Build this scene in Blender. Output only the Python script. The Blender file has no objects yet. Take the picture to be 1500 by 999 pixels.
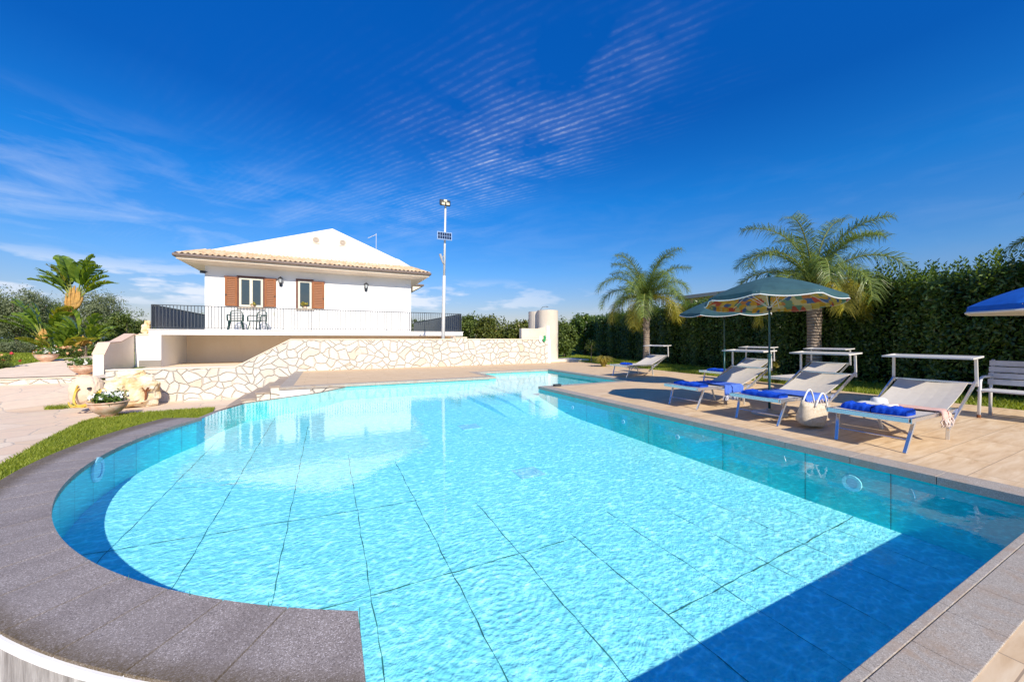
import bpy, bmesh, math, random
import numpy as np
from mathutils import Vector, Matrix
R = math.radians
random.seed(7); rng = np.random.default_rng(11)
scene = bpy.context.scene
col = scene.collection

# ------------------------------------------------------------------ camera
F, HOR, CH = 545.0, 496.0, 1.25          # focal length in photo px, horizon row, eye height
YAW = math.atan(270.0 / F)               # pool axis (+Y) lies left of the view axis
SN, CS = math.sin(YAW), math.cos(YAW)
cam_d = bpy.data.cameras.new('camera'); cam = bpy.data.objects.new('camera', cam_d); col.objects.link(cam)
cam.location = (0, 0, CH); cam.rotation_euler = (R(90), 0, -YAW)
cam_d.sensor_width = 36; cam_d.lens = F * 36 / 1500
cam_d.shift_y = -(499.5 - HOR) / 1500
cam_d.clip_start = 0.05; cam_d.clip_end = 20000
scene.camera = cam
scene.render.resolution_x = 1024; scene.render.resolution_y = 681
scene.view_settings.view_transform = 'Standard'; scene.view_settings.look = 'None'
scene.view_settings.exposure = 0.37; scene.view_settings.gamma = 1; scene.view_settings.use_curve_mapping = False
scene.render.engine = 'CYCLES'
scene.cycles.transparent_max_bounces = 12
scene.cycles.max_bounces = 8

# ------------------------------------------------------------------ node helpers
class NT:
    def __init__(s, tree):
        s.t = tree; s.n = tree.nodes; s.l = tree.links
    def add(s, kind, **kw):
        nd = s.n.new(kind)
        for k, v in kw.items():
            if k in ('ins',): continue
            setattr(nd, k, v)
        for k, v in (kw.get('ins') or {}).items(): s.set(nd, k, v)
        return nd
    def set(s, nd, k, v):
        if isinstance(v, bpy.types.NodeSocket): s.l.new(v, nd.inputs[k])
        else: nd.inputs[k].default_value = v
    def m(s, op, a, b=0.0, c=0.0, clamp=False):
        nd = s.n.new('ShaderNodeMath'); nd.operation = op; nd.use_clamp = clamp
        s.set(nd, 0, a); s.set(nd, 1, b)
        if op in ('MULTIPLY_ADD', 'SMOOTH_MIN', 'COMPARE'): s.set(nd, 2, c)
        return nd.outputs[0]
    def noise(s, vec, scale, detail=4, rough=.55, dist=0, out=0):
        nd = s.add('ShaderNodeTexNoise', ins={'Vector': vec, 'Scale': scale, 'Detail': detail, 'Roughness': rough, 'Distortion': dist})
        return nd.outputs[out]
    def voro(s, vec, scale, feature='F1', rand=1.0, dims='3D', dist='EUCLIDEAN'):
        nd = s.n.new('ShaderNodeTexVoronoi'); nd.voronoi_dimensions = dims; nd.feature = feature
        if feature != 'DISTANCE_TO_EDGE': nd.distance = dist
        s.set(nd, 'Vector', vec); s.set(nd, 'Scale', scale); s.set(nd, 'Randomness', rand)
        return nd
    def ramp(s, fac, stops, mode='LINEAR'):
        nd = s.n.new('ShaderNodeValToRGB'); cr = nd.color_ramp; cr.interpolation = mode
        while len(cr.elements) < len(stops): cr.elements.new(0.5)
        for e, (p, c) in zip(cr.elements, stops):
            e.position = p; e.color = (c[0], c[1], c[2], 1)
        s.set(nd, 'Fac', fac); return nd.outputs[0]
    def fr(s, fac, lo, hi, to0=0.0, to1=1.0, smooth=False):
        nd = s.n.new('ShaderNodeMapRange'); nd.clamp = True
        if smooth: nd.interpolation_type = 'SMOOTHSTEP'
        for i, v in enumerate((fac, lo, hi, to0, to1)): s.set(nd, i, v)
        return nd.outputs[0]
    def mix(s, fac, a, b, mode='MIX'):
        nd = s.n.new('ShaderNodeMix'); nd.data_type = 'RGBA'; nd.blend_type = mode
        s.set(nd, 0, fac)
        for i, v in ((6, a), (7, b)):
            if isinstance(v, (tuple, list)): v = tuple(v)[:3] + (1,)
            s.set(nd, i, v)
        return nd.outputs[2]
    def vm(s, op, a, b=None, scale=None):
        nd = s.n.new('ShaderNodeVectorMath'); nd.operation = op; s.set(nd, 0, a)
        if b is not None: s.set(nd, 1, b)
        if scale is not None: s.set(nd, 'Scale', scale)
        return nd.outputs[1] if op in ('DOT_PRODUCT', 'LENGTH') else nd.outputs[0]
    def bump(s, h, strength=.5, dist=.02):
        nd = s.add('ShaderNodeBump', ins={'Height': h, 'Strength': strength, 'Distance': dist}); return nd.outputs[0]

# ------------------------------------------------------------------ world and sun
SUN_EL, SUN_AZ = R(36), R(-2.5)           # sun stands over -Y, a hair towards -X
world = bpy.data.worlds.new('World'); scene.world = world; world.use_nodes = True
w = NT(world.node_tree); w.n.clear()
sky = w.add('ShaderNodeTexSky', sky_type='NISHITA', sun_disc=False)
sky.sun_elevation = SUN_EL; sky.sun_rotation = math.pi - SUN_AZ; sky.altitude = 50; sky.air_density = 1.0; sky.dust_density = .35; sky.ozone_density = 3.2
geo = w.add('ShaderNodeTexCoord'); D = geo.outputs['Generated']
sx = w.add('ShaderNodeSeparateXYZ', ins={0: D})
dx, dy, dz = sx.outputs
zz = w.m('MAXIMUM', dz, 0.02)
u = w.m('DIVIDE', dx, zz); v = w.m('DIVIDE', dy, zz)
uv = w.add('ShaderNodeCombineXYZ', ins={0: u, 1: v, 2: 0.0}).outputs[0]
e2 = w.m('ADD', w.m('MULTIPLY', u, .86), w.m('MULTIPLY', v, .5))        # across the ripples
e1 = w.m('ADD', w.m('MULTIPLY', u, .5), w.m('MULTIPLY', v, -.86))       # along them
nbig = w.noise(uv, 1.6, 2, .5); nmid = w.noise(uv, 6.0, 2, .55)
ph = w.m('ADD', w.m('MULTIPLY', e2, 2 * math.pi / .041), w.m('MULTIPLY', w.m('ADD', nbig, w.m('MULTIPLY', nmid, .55)), 10.0))
wave = w.m('MULTIPLY', w.fr(w.m('SINE', ph), -.4, 1.0, 0, 1), w.fr(w.noise(uv, 30.0, 3, .7), .36, .62, .25, 1.0))
strk = w.add('ShaderNodeCombineXYZ', ins={0: w.m('MULTIPLY', e2, 26.0), 1: w.m('MULTIPLY', e1, 7.0), 2: 0.0}).outputs[0]
brk = w.fr(w.noise(strk, 1.0, 4, .65), .42, .66)
def blob(cu, cv, ru, rv, a=0.0):
    du = w.m('SUBTRACT', u, cu); dv = w.m('SUBTRACT', v, cv)
    ca, sa = math.cos(a), math.sin(a)
    p = w.m('DIVIDE', w.m('ADD', w.m('MULTIPLY', du, ca), w.m('MULTIPLY', dv, sa)), ru)
    q = w.m('DIVIDE', w.m('SUBTRACT', w.m('MULTIPLY', dv, ca), w.m('MULTIPLY', du, sa)), rv)
    r2 = w.m('ADD', w.m('MULTIPLY', p, p), w.m('MULTIPLY', q, q))
    return w.m('EXPONENT', w.m('MULTIPLY', r2, -1.0))
m1 = w.m('ADD', blob(.88, 1.75, .40, .50, .12), w.m('MULTIPLY', blob(.97, 1.02, .13, .20), .62))
m1 = w.m('ADD', m1, w.m('MULTIPLY', blob(.95, 2.7, .60, .70), .9))
m1 = w.m('MULTIPLY', m1, w.fr(w.m('ADD', u, w.m('MULTIPLY', v, .35)), 2.25, 1.75))
m2 = w.m('ADD', blob(.45, 3.3, 1.0, .9), w.m('MULTIPLY', blob(-1.8, 4.6, 2.2, .9, .1), .22))
patchn = w.fr(w.noise(uv, 3.2, 4, .62), .40, .70)
c1 = w.m('MULTIPLY', w.m('MULTIPLY', m1, patchn), w.m('ADD', w.m('MULTIPLY', w.m('MULTIPLY', wave, w.m('ADD', brk, .30)), .46), .07))
wisp = w.add('ShaderNodeCombineXYZ', ins={0: w.m('MULTIPLY', e2, 2.2), 1: w.m('MULTIPLY', e1, .8), 2: 0.0}).outputs[0]
wn = w.fr(w.noise(wisp, 1.6, 7, .62, .6), .42, .78)
c2 = w.m('MULTIPLY', w.m('MULTIPLY', m2, wn), w.m('ADD', w.m('MULTIPLY', wave, .13), .12))
# low wisps and small puffs near the horizon
low = w.add('ShaderNodeCombineXYZ', ins={0: w.m('MULTIPLY', dx, 3.0), 1: w.m('MULTIPLY', dy, 3.0), 2: w.m('MULTIPLY', dz, 13.0)}).outputs[0]
lown = w.fr(w.noise(low, 1.7, 6, .6, .4), .47, .74)
side = w.fr(dx, .25, -.65, 0.12, 1.0)
band = w.m('MULTIPLY', w.fr(dz, .12, .20), w.fr(dz, .40, .24))
c3 = w.m('MULTIPLY', w.m('MULTIPLY', lown, band), w.m('MULTIPLY', side, .40))
puf = w.add('ShaderNodeCombineXYZ', ins={0: w.m('MULTIPLY', dx, 6.0), 1: w.m('MULTIPLY', dy, 6.0), 2: w.m('MULTIPLY', dz, 26.0)}).outputs[0]
pn = w.fr(w.noise(puf, 1.25, 5, .55), .52, .62)
c4 = w.m('MULTIPLY', w.m('MULTIPLY', pn, w.m('MULTIPLY', w.fr(dz, .055, .085), w.fr(dz, .16, .11))), w.fr(dx, .75, .2, 0, .75))
cl = w.m('ADD', w.m('ADD', c1, c2), w.m('ADD', c3, c4), clamp=True)
veil = w.m('MULTIPLY', w.fr(dz, .20, .02), .08)
el = w.fr(dz, 0, .7)
grade = w.mix(1.0, sky.outputs[0], w.ramp(el, [(.08, (.78, .72, .82)), (.243, (.42, .83, 1.24)), (.47, (.09, .80, 1.50)), (.69, (.03, .60, 1.42)), (.93, (.02, .72, 1.75))]), 'MULTIPLY')
cloudc = (8.2, 8.6, 9.6)
skyc = w.mix(w.m('ADD', cl, veil, clamp=True), grade, cloudc)
bg = w.add('ShaderNodeBackground', ins={'Color': skyc, 'Strength': .085})
w.l.new(bg.outputs[0], w.add('ShaderNodeOutputWorld').inputs[0])

sd = bpy.data.lights.new('sun', 'SUN'); sun = bpy.data.objects.new('sun', sd); col.objects.link(sun)
sd.energy = 4.75; sd.angle = R(.55); sd.color = (1.0, .915, .775)
sdir = Vector((math.sin(SUN_AZ) * math.cos(SUN_EL), -math.cos(SUN_AZ) * math.cos(SUN_EL), math.sin(SUN_EL)))
sun.rotation_euler = sdir.to_track_quat('Z', 'Y').to_euler(); sun.location = sdir * 60

# ------------------------------------------------------------------ photo geometry helpers: points on real planes
def P(px, py, z=0.0):                    # point of the photo on the level z
    d = (CH - z) * F / (py - HOR); q = (px - 750) / F * d
    return Vector((q * CS + d * SN, -q * SN + d * CS, z))
def W(px, py, Y):                        # point of the photo on the upright plane at Y
    t = (px - 750) / F; d = Y / (-t * SN + CS)
    return Vector((d * (t * CS + SN), Y, CH + (HOR - py) * d / F))
def Q(px, py, d):                        # point of the photo at view depth d
    t = (px - 750) / F * d
    return Vector((t * CS + d * SN, -t * SN + d * CS, CH + (HOR - py) * d / F))
def lerp(a, b, t): return a + (b - a) * t

# ------------------------------------------------------------------ mesh helpers
OFF = {}
def tag(o, label=None, cat=None, group=None, kind=None):
    if label: o['label'] = label
    if cat: o['category'] = cat
    if group: o['group'] = group
    if kind: o['kind'] = kind
    return o
def thing(name, loc, label, cat, group=None, rz=0.0):
    o = bpy.data.objects.new(name, None); col.objects.link(o)
    o.location = loc; o.rotation_euler = (0, 0, rz); o.empty_display_size = .2
    OFF[o.name] = Vector(loc); return tag(o, label, cat, group)
def link(name, me, mat, parent=None, smooth=False, world=True):
    if mat is not None:
        for mm in (mat if isinstance(mat, (list, tuple)) else [mat]): me.materials.append(mm)
    o = bpy.data.objects.new(name, me); col.objects.link(o)
    if smooth: me.polygons.foreach_set('use_smooth', [True] * len(me.polygons))
    if parent is not None:
        o.parent = parent
        off = OFF.get(parent.name, Vector((0, 0, 0)))
        OFF[o.name] = off
        if world: me.transform(Matrix.Translation(-off))
    else: OFF[o.name] = Vector((0, 0, 0))
    return o
class MB:
    def __init__(s): s.v = []; s.f = []; s.mi = []
    def face(s, pts, mi=0):
        b = len(s.v); s.v += [tuple(p) for p in pts]; s.f.append(tuple(range(b, b + len(pts)))); s.mi.append(mi); return s
    def raw(s, vs, fs, mi=0):
        b = len(s.v); s.v += [tuple(p) for p in vs]; s.f += [tuple(i + b for i in f) for f in fs]; s.mi += [mi] * len(fs); return s
    def box(s, a, b, rz=0, mi=0, M=None):
        x0, y0, z0 = a; x1, y1, z1 = b
        vs = [Vector(p) for p in ((x0, y0, z0), (x1, y0, z0), (x1, y1, z0), (x0, y1, z0), (x0, y0, z1), (x1, y0, z1), (x1, y1, z1), (x0, y1, z1))]
        if rz:
            c = (Vector(a) + Vector(b)) / 2; rm = Matrix.Rotation(rz, 3, 'Z'); vs = [rm @ (p - c) + c for p in vs]
        if M is not None: vs = [M @ p for p in vs]
        return s.raw(vs, [(0, 3, 2, 1), (4, 5, 6, 7), (0, 1, 5, 4), (1, 2, 6, 5), (2, 3, 7, 6), (3, 0, 4, 7)], mi)
    def prism(s, pts, axis_vec, mi=0):   # closed outline extruded along a vector
        n = len(pts); a = [Vector(p) for p in pts]; b = [p + Vector(axis_vec) for p in a]
        nrm = Vector((0, 0, 0))
        for i in range(n): nrm += a[i].cross(a[(i + 1) % n])
        if nrm.dot(Vector(axis_vec)) > 0: a.reverse(); b.reverse()
        fs = [tuple(range(n)), tuple(reversed(range(n, 2 * n)))] + [((i + 1) % n, i, i + n, (i + 1) % n + n) for i in range(n)]
        return s.raw(a + b, fs, mi)
    def bar(s, p, q, wd, ht=None, mi=0, up=(0, 0, 1)):
        p = Vector(p); q = Vector(q); ht = ht or wd; d = (q - p).normalized(); u0 = Vector(up)
        if abs(d.dot(u0)) > .98: u0 = Vector((1, 0, 0))
        sd_ = d.cross(u0).normalized() * wd / 2; uu = sd_.cross(d).normalized() * ht / 2
        vs = [p - sd_ - uu, p + sd_ - uu, p + sd_ + uu, p - sd_ + uu, q - sd_ - uu, q + sd_ - uu, q + sd_ + uu, q - sd_ + uu]
        return s.raw(vs, [(0, 3, 2, 1), (4, 5, 6, 7), (0, 1, 5, 4), (1, 2, 6, 5), (2, 3, 7, 6), (3, 0, 4, 7)], mi)
    def tube(s, pts, r, n=8, mi=0, cap=True):
        pts = [Vector(p) for p in pts]; rr = r if isinstance(r, (list, tuple)) else [r] * len(pts)
        b = len(s.v); prev = None
        for i, p in enumerate(pts):
            d = (pts[min(i + 1, len(pts) - 1)] - pts[max(i - 1, 0)]).normalized()
            if prev is None:
                u0 = Vector((0, 0, 1)) if abs(d.z) < .9 else Vector((1, 0, 0)); prev = d.cross(u0).normalized()
            else: prev = (prev - d * prev.dot(d)).normalized()
            o2 = d.cross(prev)
            for k in range(n):
                a = 2 * math.pi * k / n; s.v.append(tuple(p + (prev * math.cos(a) + o2 * math.sin(a)) * rr[i]))
        for i in range(len(pts) - 1):
            for k in range(n):
                k2 = (k + 1) % n; s.f.append((b + i * n + k, b + i * n + k2, b + (i + 1) * n + k2, b + (i + 1) * n + k)); s.mi.append(mi)
        if cap:
            s.f.append(tuple(b + k for k in reversed(range(n)))); s.mi.append(mi)
            e = b + (len(pts) - 1) * n; s.f.append(tuple(e + k for k in range(n))); s.mi.append(mi)
        return s
    def lathe(s, prof, c=(0, 0, 0), n=24, mi=0, squash=1.0):
        b = len(s.v); c = Vector(c)
        for r_, z_ in prof:
            for k in range(n):
                a = 2 * math.pi * k / n; s.v.append((c.x + r_ * math.cos(a), c.y + r_ * math.sin(a) * squash, c.z + z_))
        for i in range(len(prof) - 1):
            for k in range(n):
                k2 = (k + 1) % n; s.f.append((b + i * n + k, b + i * n + k2, b + (i + 1) * n + k2, b + (i + 1) * n + k)); s.mi.append(mi)
        return s
    def build(s, name, mat, parent=None, smooth=False, world=True, bevel=0.0):
        me = bpy.data.meshes.new(name); me.from_pydata(s.v, [], s.f); me.update()
        o = link(name, me, mat, parent, smooth, world)
        if any(s.mi): me.polygons.foreach_set('material_index', s.mi)
        if bevel:
            md = o.modifiers.new('bevel', 'BEVEL'); md.width = bevel; md.segments = 2; md.limit_method = 'ANGLE'
        return o
def npmesh(name, V, FQ, mat, parent=None, world=True, smooth=False):   # V (n,3), FQ (m,k) equal-size faces
    me = bpy.data.meshes.new(name); n, k = len(FQ), FQ.shape[1]
    me.vertices.add(len(V)); me.vertices.foreach_set('co', V.astype(np.float32).ravel())
    me.loops.add(n * k); me.loops.foreach_set('vertex_index', FQ.astype(np.int32).ravel())
    me.polygons.add(n); me.polygons.foreach_set('loop_start', np.arange(0, n * k, k, dtype=np.int32))
    me.update(calc_edges=True); me.validate()
    return link(name, me, mat, parent, smooth, world)
def leaf_cards(C, N, L, Wd, up=0.0, U=None):
    """diamond leaves: centres C, facing N, length L, width Wd -> (V, quads)"""
    n = len(C); N = N / (np.linalg.norm(N, axis=1, keepdims=True) + 1e-9)
    if U is None: U = rng.normal(size=(n, 3)); U[:, 2] += up
    U = U - N * (U * N).sum(1, keepdims=True); U /= (np.linalg.norm(U, axis=1, keepdims=True) + 1e-9)
    S = np.cross(N, U); L = np.broadcast_to(L, (n,))[:, None]; Wd = np.broadcast_to(Wd, (n,))[:, None]
    V = np.stack([C - U * L / 2, C + S * Wd / 2 - U * L * .05, C + U * L / 2, C - S * Wd / 2 - U * L * .05], 1).reshape(-1, 3)
    return V, np.arange(4 * n).reshape(n, 4)
def copy_tree(o, parent=None):
    c = o.copy(); col.objects.link(c); c.parent = parent
    for ch in list(o.children): copy_tree(ch, c)
    return c

# ------------------------------------------------------------------ materials
def mat(name, base=(.5, .5, .5), rough=.7, metal=0.0, spec=.5, var=0.0, vscale=6.0, bump=0.0, bscale=60.0, bd=.004, sheen=0.0, fn=None, trans=0.0):
    m = bpy.data.materials.new(name); m.use_nodes = True; t = NT(m.node_tree); bs = t.n['Principled BSDF']
    bs.inputs['Base Color'].default_value = tuple(base) + (1,); bs.inputs['Roughness'].default_value = rough
    bs.inputs['Metallic'].default_value = metal; bs.inputs['Specular IOR Level'].default_value = spec
    tc = t.add('ShaderNodeTexCoord'); t.obj = tc.outputs['Object']; t.bs = bs
    if var:
        n1 = t.noise(t.obj, vscale, 5, .6)
        lo = tuple(max(0, c * (1 - var)) for c in base); hi = tuple(min(1, c * (1 + var)) for c in base)
        t.set(bs, 'Base Color', t.ramp(n1, [(.3, lo), (.7, hi)]))
    if bump:
        t.set(bs, 'Normal', t.bump(t.noise(t.obj, bscale, 4, .6), bump, bd))
    if fn: fn(t, bs)
    return m
def leafmat(name, dark, light, rough=.45, transl=.35, tip=None, spec=.4):
    m = bpy.data.materials.new(name); m.use_nodes = True; t = NT(m.node_tree); bs = t.n['Principled BSDF']
    g = t.add('ShaderNodeNewGeometry'); rnd = g.outputs['Random Per Island']
    stops = [(0, dark), (.8, light)] + ([(1.0, tip)] if tip else [])
    big = t.noise(g.outputs['Position'], 1.1, 3, .5)
    c = t.ramp(t.m('ADD', t.m('MULTIPLY', rnd, .75), t.m('MULTIPLY', t.m('SUBTRACT', big, .38), .7), clamp=True), stops)
    t.set(bs, 'Base Color', c); bs.inputs['Roughness'].default_value = rough; bs.inputs['Specular IOR Level'].default_value = spec
    tr = t.add('ShaderNodeBsdfTranslucent'); t.set(tr, 'Color', t.mix(1.0, c, (1.35, 1.3, .5), 'MULTIPLY'))
    mx = t.add('ShaderNodeMixShader', ins={0: transl, 1: bs.outputs[0], 2: tr.outputs[0]})
    t.l.new(mx.outputs[0], t.n['Material Output'].inputs[0])
    return m

def xy2(t, a=0, b=1):
    g = t.add('ShaderNodeNewGeometry'); s_ = t.add('ShaderNodeSeparateXYZ', ins={0: g.outputs['Position']})
    return t.add('ShaderNodeCombineXYZ', ins={0: s_.outputs[a], 1: s_.outputs[b], 2: 0.0}).outputs[0], s_

def f_stonewall(t, bs):
    p, s_ = xy2(t, 0, 2)
    wob = t.noise(p, 2.5, 3, .5, out=1)
    q = t.vm('ADD', p, t.vm('SCALE', t.vm('SUBTRACT', wob, (.5, .5, .5)), scale=.10))
    q = t.vm('MULTIPLY', q, (1.0, 1.25, 1.0))
    q = t.vm('ADD', q, t.vm('SCALE', t.vm('SUBTRACT', t.noise(p, 1.1, 1, .5, out=1), (.5, .5, .5)), scale=.9))
    e = t.voro(q, 3.0, 'DISTANCE_TO_EDGE', dims='2D').outputs[0]
    c = t.voro(q, 3.0, 'F1', dims='2D').outputs['Color']
    cs = t.add('ShaderNodeSeparateXYZ', ins={0: c}).outputs[0]
    st = t.ramp(cs, [(0, (.62, .57, .48)), (.35, (.71, .67, .60)), (.6, (.68, .63, .56)), (.85, (.74, .71, .65)), (1, (.62, .54, .42))])
    st = t.mix(t.fr(t.noise(p, 9, 6, .65), .3, .75, 0, .55), st, (.54, .44, .31))
    st = t.mix(t.fr(t.noise(p, 26, 5, .7), .58, .8, 0, .5), st, (.38, .30, .21))
    line = t.fr(e, .008, .036)
    colr = t.mix(line, (.57, .51, .42), st)
    t.set(bs, 'Base Color', colr)
    h = t.m('ADD', t.fr(e, .01, .09, 0, 1), t.m('MULTIPLY', t.noise(p, 22, 5, .65), .35))
    t.set(bs, 'Normal', t.bump(h, 1.0, .035))
def f_flag(t, bs):
    p, s_ = xy2(t)
    wob = t.noise(p, 1.7, 3, .5, out=1)
    q = t.vm('ADD', p, t.vm('SCALE', t.vm('SUBTRACT', wob, (.5, .5, .5)), scale=.22))
    e = t.voro(q, 1.15, 'DISTANCE_TO_EDGE', dims='2D').outputs[0]
    c = t.add('ShaderNodeSeparateXYZ', ins={0: t.voro(q, 1.15, 'F1', dims='2D').outputs['Color']}).outputs[0]
    st = t.ramp(c, [(0, (.66, .49, .33)), (.4, (.75, .61, .45)), (.7, (.71, .54, .39)), (1, (.78, .66, .51))])
    st = t.mix(t.fr(t.noise(p, 5, 6, .65), .35, .8, 0, .6), st, (.62, .44, .33))
    st = t.mix(t.fr(t.noise(p, 30, 4, .6), .55, .8, 0, .35), st, (.50, .38, .30))
    t.set(bs, 'Base Color', t.mix(t.fr(e, .008, .022), (.50, .42, .34), st))
    t.set(bs, 'Normal', t.bump(t.m('ADD', t.fr(e, .004, .03), t.m('MULTIPLY', t.noise(p, 14, 5), .4)), .4, .012))
def f_deck(t, bs):
    p, s_ = xy2(t)
    br = t.n.new('ShaderNodeTexBrick'); br.offset = .5; br.squash = 1
    for k, v_ in (('Vector', p), ('Scale', 1.0), ('Mortar Size', .0035), ('Mortar Smooth', .2), ('Brick Width', 1.2), ('Row Height', .40), ('Bias', 0.0)): t.set(br, k, v_)
    t.set(br, 'Color1', (0, 0, 0, 1)); t.set(br, 'Color2', (1, 1, 1, 1)); t.set(br, 'Mortar', (.5, .5, .5, 1))
    tone = t.add('ShaderNodeSeparateXYZ', ins={0: br.outputs[0]}).outputs[0]
    off = t.vm('ADD', t.vm('MULTIPLY', p, (1.3, 9.0, 1.0)), t.vm('SCALE', br.outputs[0], scale=13.0))
    grain = t.noise(off, 1.4, 6, .62, .5)
    c = t.ramp(grain, [(.28, (.49, .32, .17)), (.42, (.61, .43, .25)), (.56, (.68, .505, .315)), (.74, (.74, .59, .40))])
    c = t.mix(t.m('MULTIPLY', tone, .16), c, (.52, .38, .26))
    c = t.mix(t.fr(t.noise(p, .8, 4, .6), .45, .75, 0, .30), c, (.60, .44, .30))
    c = t.mix(t.fr(t.noise(p, 42, 4, .7), .60, .78, 0, .22), c, (.42, .30, .20))
    t.set(bs, 'Base Color', t.mix(br.outputs['Fac'], c, (.36, .26, .17)))
    t.set(bs, 'Roughness', t.fr(grain, .3, .7, .6, .8))
    t.set(bs, 'Normal', t.bump(t.m('SUBTRACT', t.m('MULTIPLY', t.noise(p, 60, 4), .3), br.outputs['Fac']), .25, .004))
def f_granite(dark, mid, light, warm=.0, vs=260, ring=False):
    def fn(t, bs):
        g = t.add('ShaderNodeNewGeometry').outputs['Position']
        sp = t.add('ShaderNodeSeparateXYZ', ins={0: t.voro(g, vs, 'F1').outputs['Color']}).outputs[0]
        c = t.ramp(sp, [(0, dark), (.45, mid), (.85, mid), (.97, light)])
        c = t.mix(t.fr(t.noise(g, 3.0, 5, .6), .35, .75, 0, .45), c, tuple(x * .72 for x in mid))
        if warm: c = t.mix(t.fr(t.noise(t.vm('MULTIPLY', g, (1.0, 1.0, 1.0)), 7, 6, .65, .6), .48, .70, 0, warm), c, (.36, .25, .16))
        if ring:                                                     # darker damp bands across the slabs
            gv = t.add('ShaderNodeSeparateXYZ', ins={0: t.vm('SUBTRACT', g, (2.24, 5.91, 0))}); an = t.m('ARCTAN2', gv.outputs[1], gv.outputs[0])
            bandv = t.add('ShaderNodeCombineXYZ', ins={0: t.m('MULTIPLY', t.m('PINGPONG', an, 3.2), 16.0), 1: t.m('MULTIPLY', gv.outputs[2], 1.0), 2: 0.0}).outputs[0]
            c = t.mix(t.fr(t.noise(bandv, 1.0, 4, .6), .46, .70, 0, .42), c, (.12, .09, .075))
        if ring:                                                     # algae and grit along the outer rim
            rr = t.vm('LENGTH', t.vm('SUBTRACT', t.vm('MULTIPLY', g, (1, 1, 0)), (2.24, 5.91, 0)))
            rr = t.m('ADD', rr, t.m('MULTIPLY', t.m('SUBTRACT', t.noise(g, 9, 5, .7), .5), .12))
            gr = t.m('MULTIPLY', t.fr(rr, 4.80, 4.92), t.fr(t.noise(g, 120, 3, .7), .35, .6, .35, 1))
            c = t.mix(gr, c, (.11, .075, .03))
        t.set(bs, 'Base Color', c)
        t.set(bs, 'Normal', t.bump(t.noise(g, 180, 3, .6), .35, .002))
    return fn
def f_grass(t, bs):
    p, s_ = xy2(t)
    c = t.ramp(t.noise(p, 3.0, 5, .65), [(.3, (.10, .155, .015)), (.5, (.155, .215, .02)), (.72, (.24, .28, .04))])
    t.set(bs, 'Base Color', c); t.set(bs, 'Normal', t.bump(t.noise(p, 60, 4, .7), .9, .03))
def f_pool(t, bs):
    p, s_ = xy2(t)
    c = t.ramp(t.noise(p, 1.2, 4, .6), [(.3, (.27, .76, .82)), (.7, (.33, .82, .86))])
    dirt = t.fr(t.voro(p, 5.2, 'F1', dims='2D').outputs[0], .030, .012)
    sel = t.fr(t.noise(p, .9, 2, .5), .50, .62)
    c = t.mix(t.m('MULTIPLY', t.m('MULTIPLY', dirt, sel), .65), c, (.03, .16, .20))
    t.set(bs, 'Base Color', c)
    dn = t.vm('SCALE', t.noise(p, 3.0, 3, .5, out=1), scale=.35)
    q1 = t.vm('ADD', t.vm('MULTIPLY', p, (1.0, 1.5, 1.0)), dn)
    ca = t.voro(q1, 14.0, 'SMOOTH_F1', dims='2D'); ca.inputs['Smoothness'].default_value = .5
    cb = t.voro(t.vm('ADD', t.vm('MULTIPLY', p, (1.3, 1.7, 1.0)), t.vm('SCALE', dn, scale=-1.2)), 32.0, 'SMOOTH_F1', dims='2D'); cb.inputs['Smoothness'].default_value = .4
    hgt = t.m('ADD', t.m('ADD', ca.outputs[0], t.m('MULTIPLY', cb.outputs[0], .45)), t.m('MULTIPLY', t.noise(p, 16, 5, .7), 1.3))
    dr_ = t.vm('LENGTH', t.vm('SUBTRACT', p, (1.13, 2.45, 0)))
    hgt = t.m('ADD', hgt, t.m('MULTIPLY', t.m('SINE', t.m('MULTIPLY', dr_, 120.0)), t.m('MULTIPLY', t.m('EXPONENT', t.m('MULTIPLY', dr_, -1.6)), .28)))
    t.set(bs, 'Normal', t.bump(hgt, 1.0, .0085))
def f_white(t, bs):
    g = t.add('ShaderNodeNewGeometry').outputs['Position']
    c = t.ramp(t.noise(g, 1.3, 6, .65), [(.3, (.77, .745, .71)), (.7, (.81, .79, .76))])
    t.set(bs, 'Base Color', c); t.set(bs, 'Normal', t.bump(t.noise(g, 55, 4, .6), .25, .004))
def f_plaster(a, b):
    def fn(t, bs):
        g = t.add('ShaderNodeNewGeometry').outputs['Position']
        c = t.ramp(t.noise(g, .9, 6, .65), [(.3, a), (.7, b)])
        st = t.vm('MULTIPLY', g, (5.0, 5.0, .5)); c = t.mix(t.fr(t.noise(st, 1.0, 5, .6), .55, .8, 0, .22), c, tuple(x * .72 for x in a))
        t.set(bs, 'Base Color', c); t.set(bs, 'Normal', t.bump(t.noise(g, 45, 4, .6), .3, .004))
    return fn
def f_concrete(t, bs):
    g = t.add('ShaderNodeNewGeometry').outputs['Position']
    st = t.vm('MULTIPLY', g, (9.0, 9.0, 1.3))
    c = t.ramp(t.noise(st, 1.5, 6, .7), [(.3, (.16, .145, .135)), (.5, (.36, .34, .32)), (.66, (.60, .58, .56)), (.8, (.78, .76, .74))])
    t.set(bs, 'Base Color', c); t.set(bs, 'Normal', t.bump(t.noise(st, 4, 5, .7), .5, .01))
def f_rooftile(t, bs):
    g = t.add('ShaderNodeNewGeometry').outputs['Position']
    c = t.add('ShaderNodeSeparateXYZ', ins={0: t.voro(g, 4.6, 'F1').outputs['Color']}).outputs[0]
    t.set(bs, 'Base Color', t.mix(t.fr(t.noise(g, 8, 4), .4, .7, 0, .4), t.ramp(c, [(0, (.44, .28, .15)), (.5, (.54, .38, .22)), (1, (.62, .48, .33))]), (.74, .62, .44)))
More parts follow.
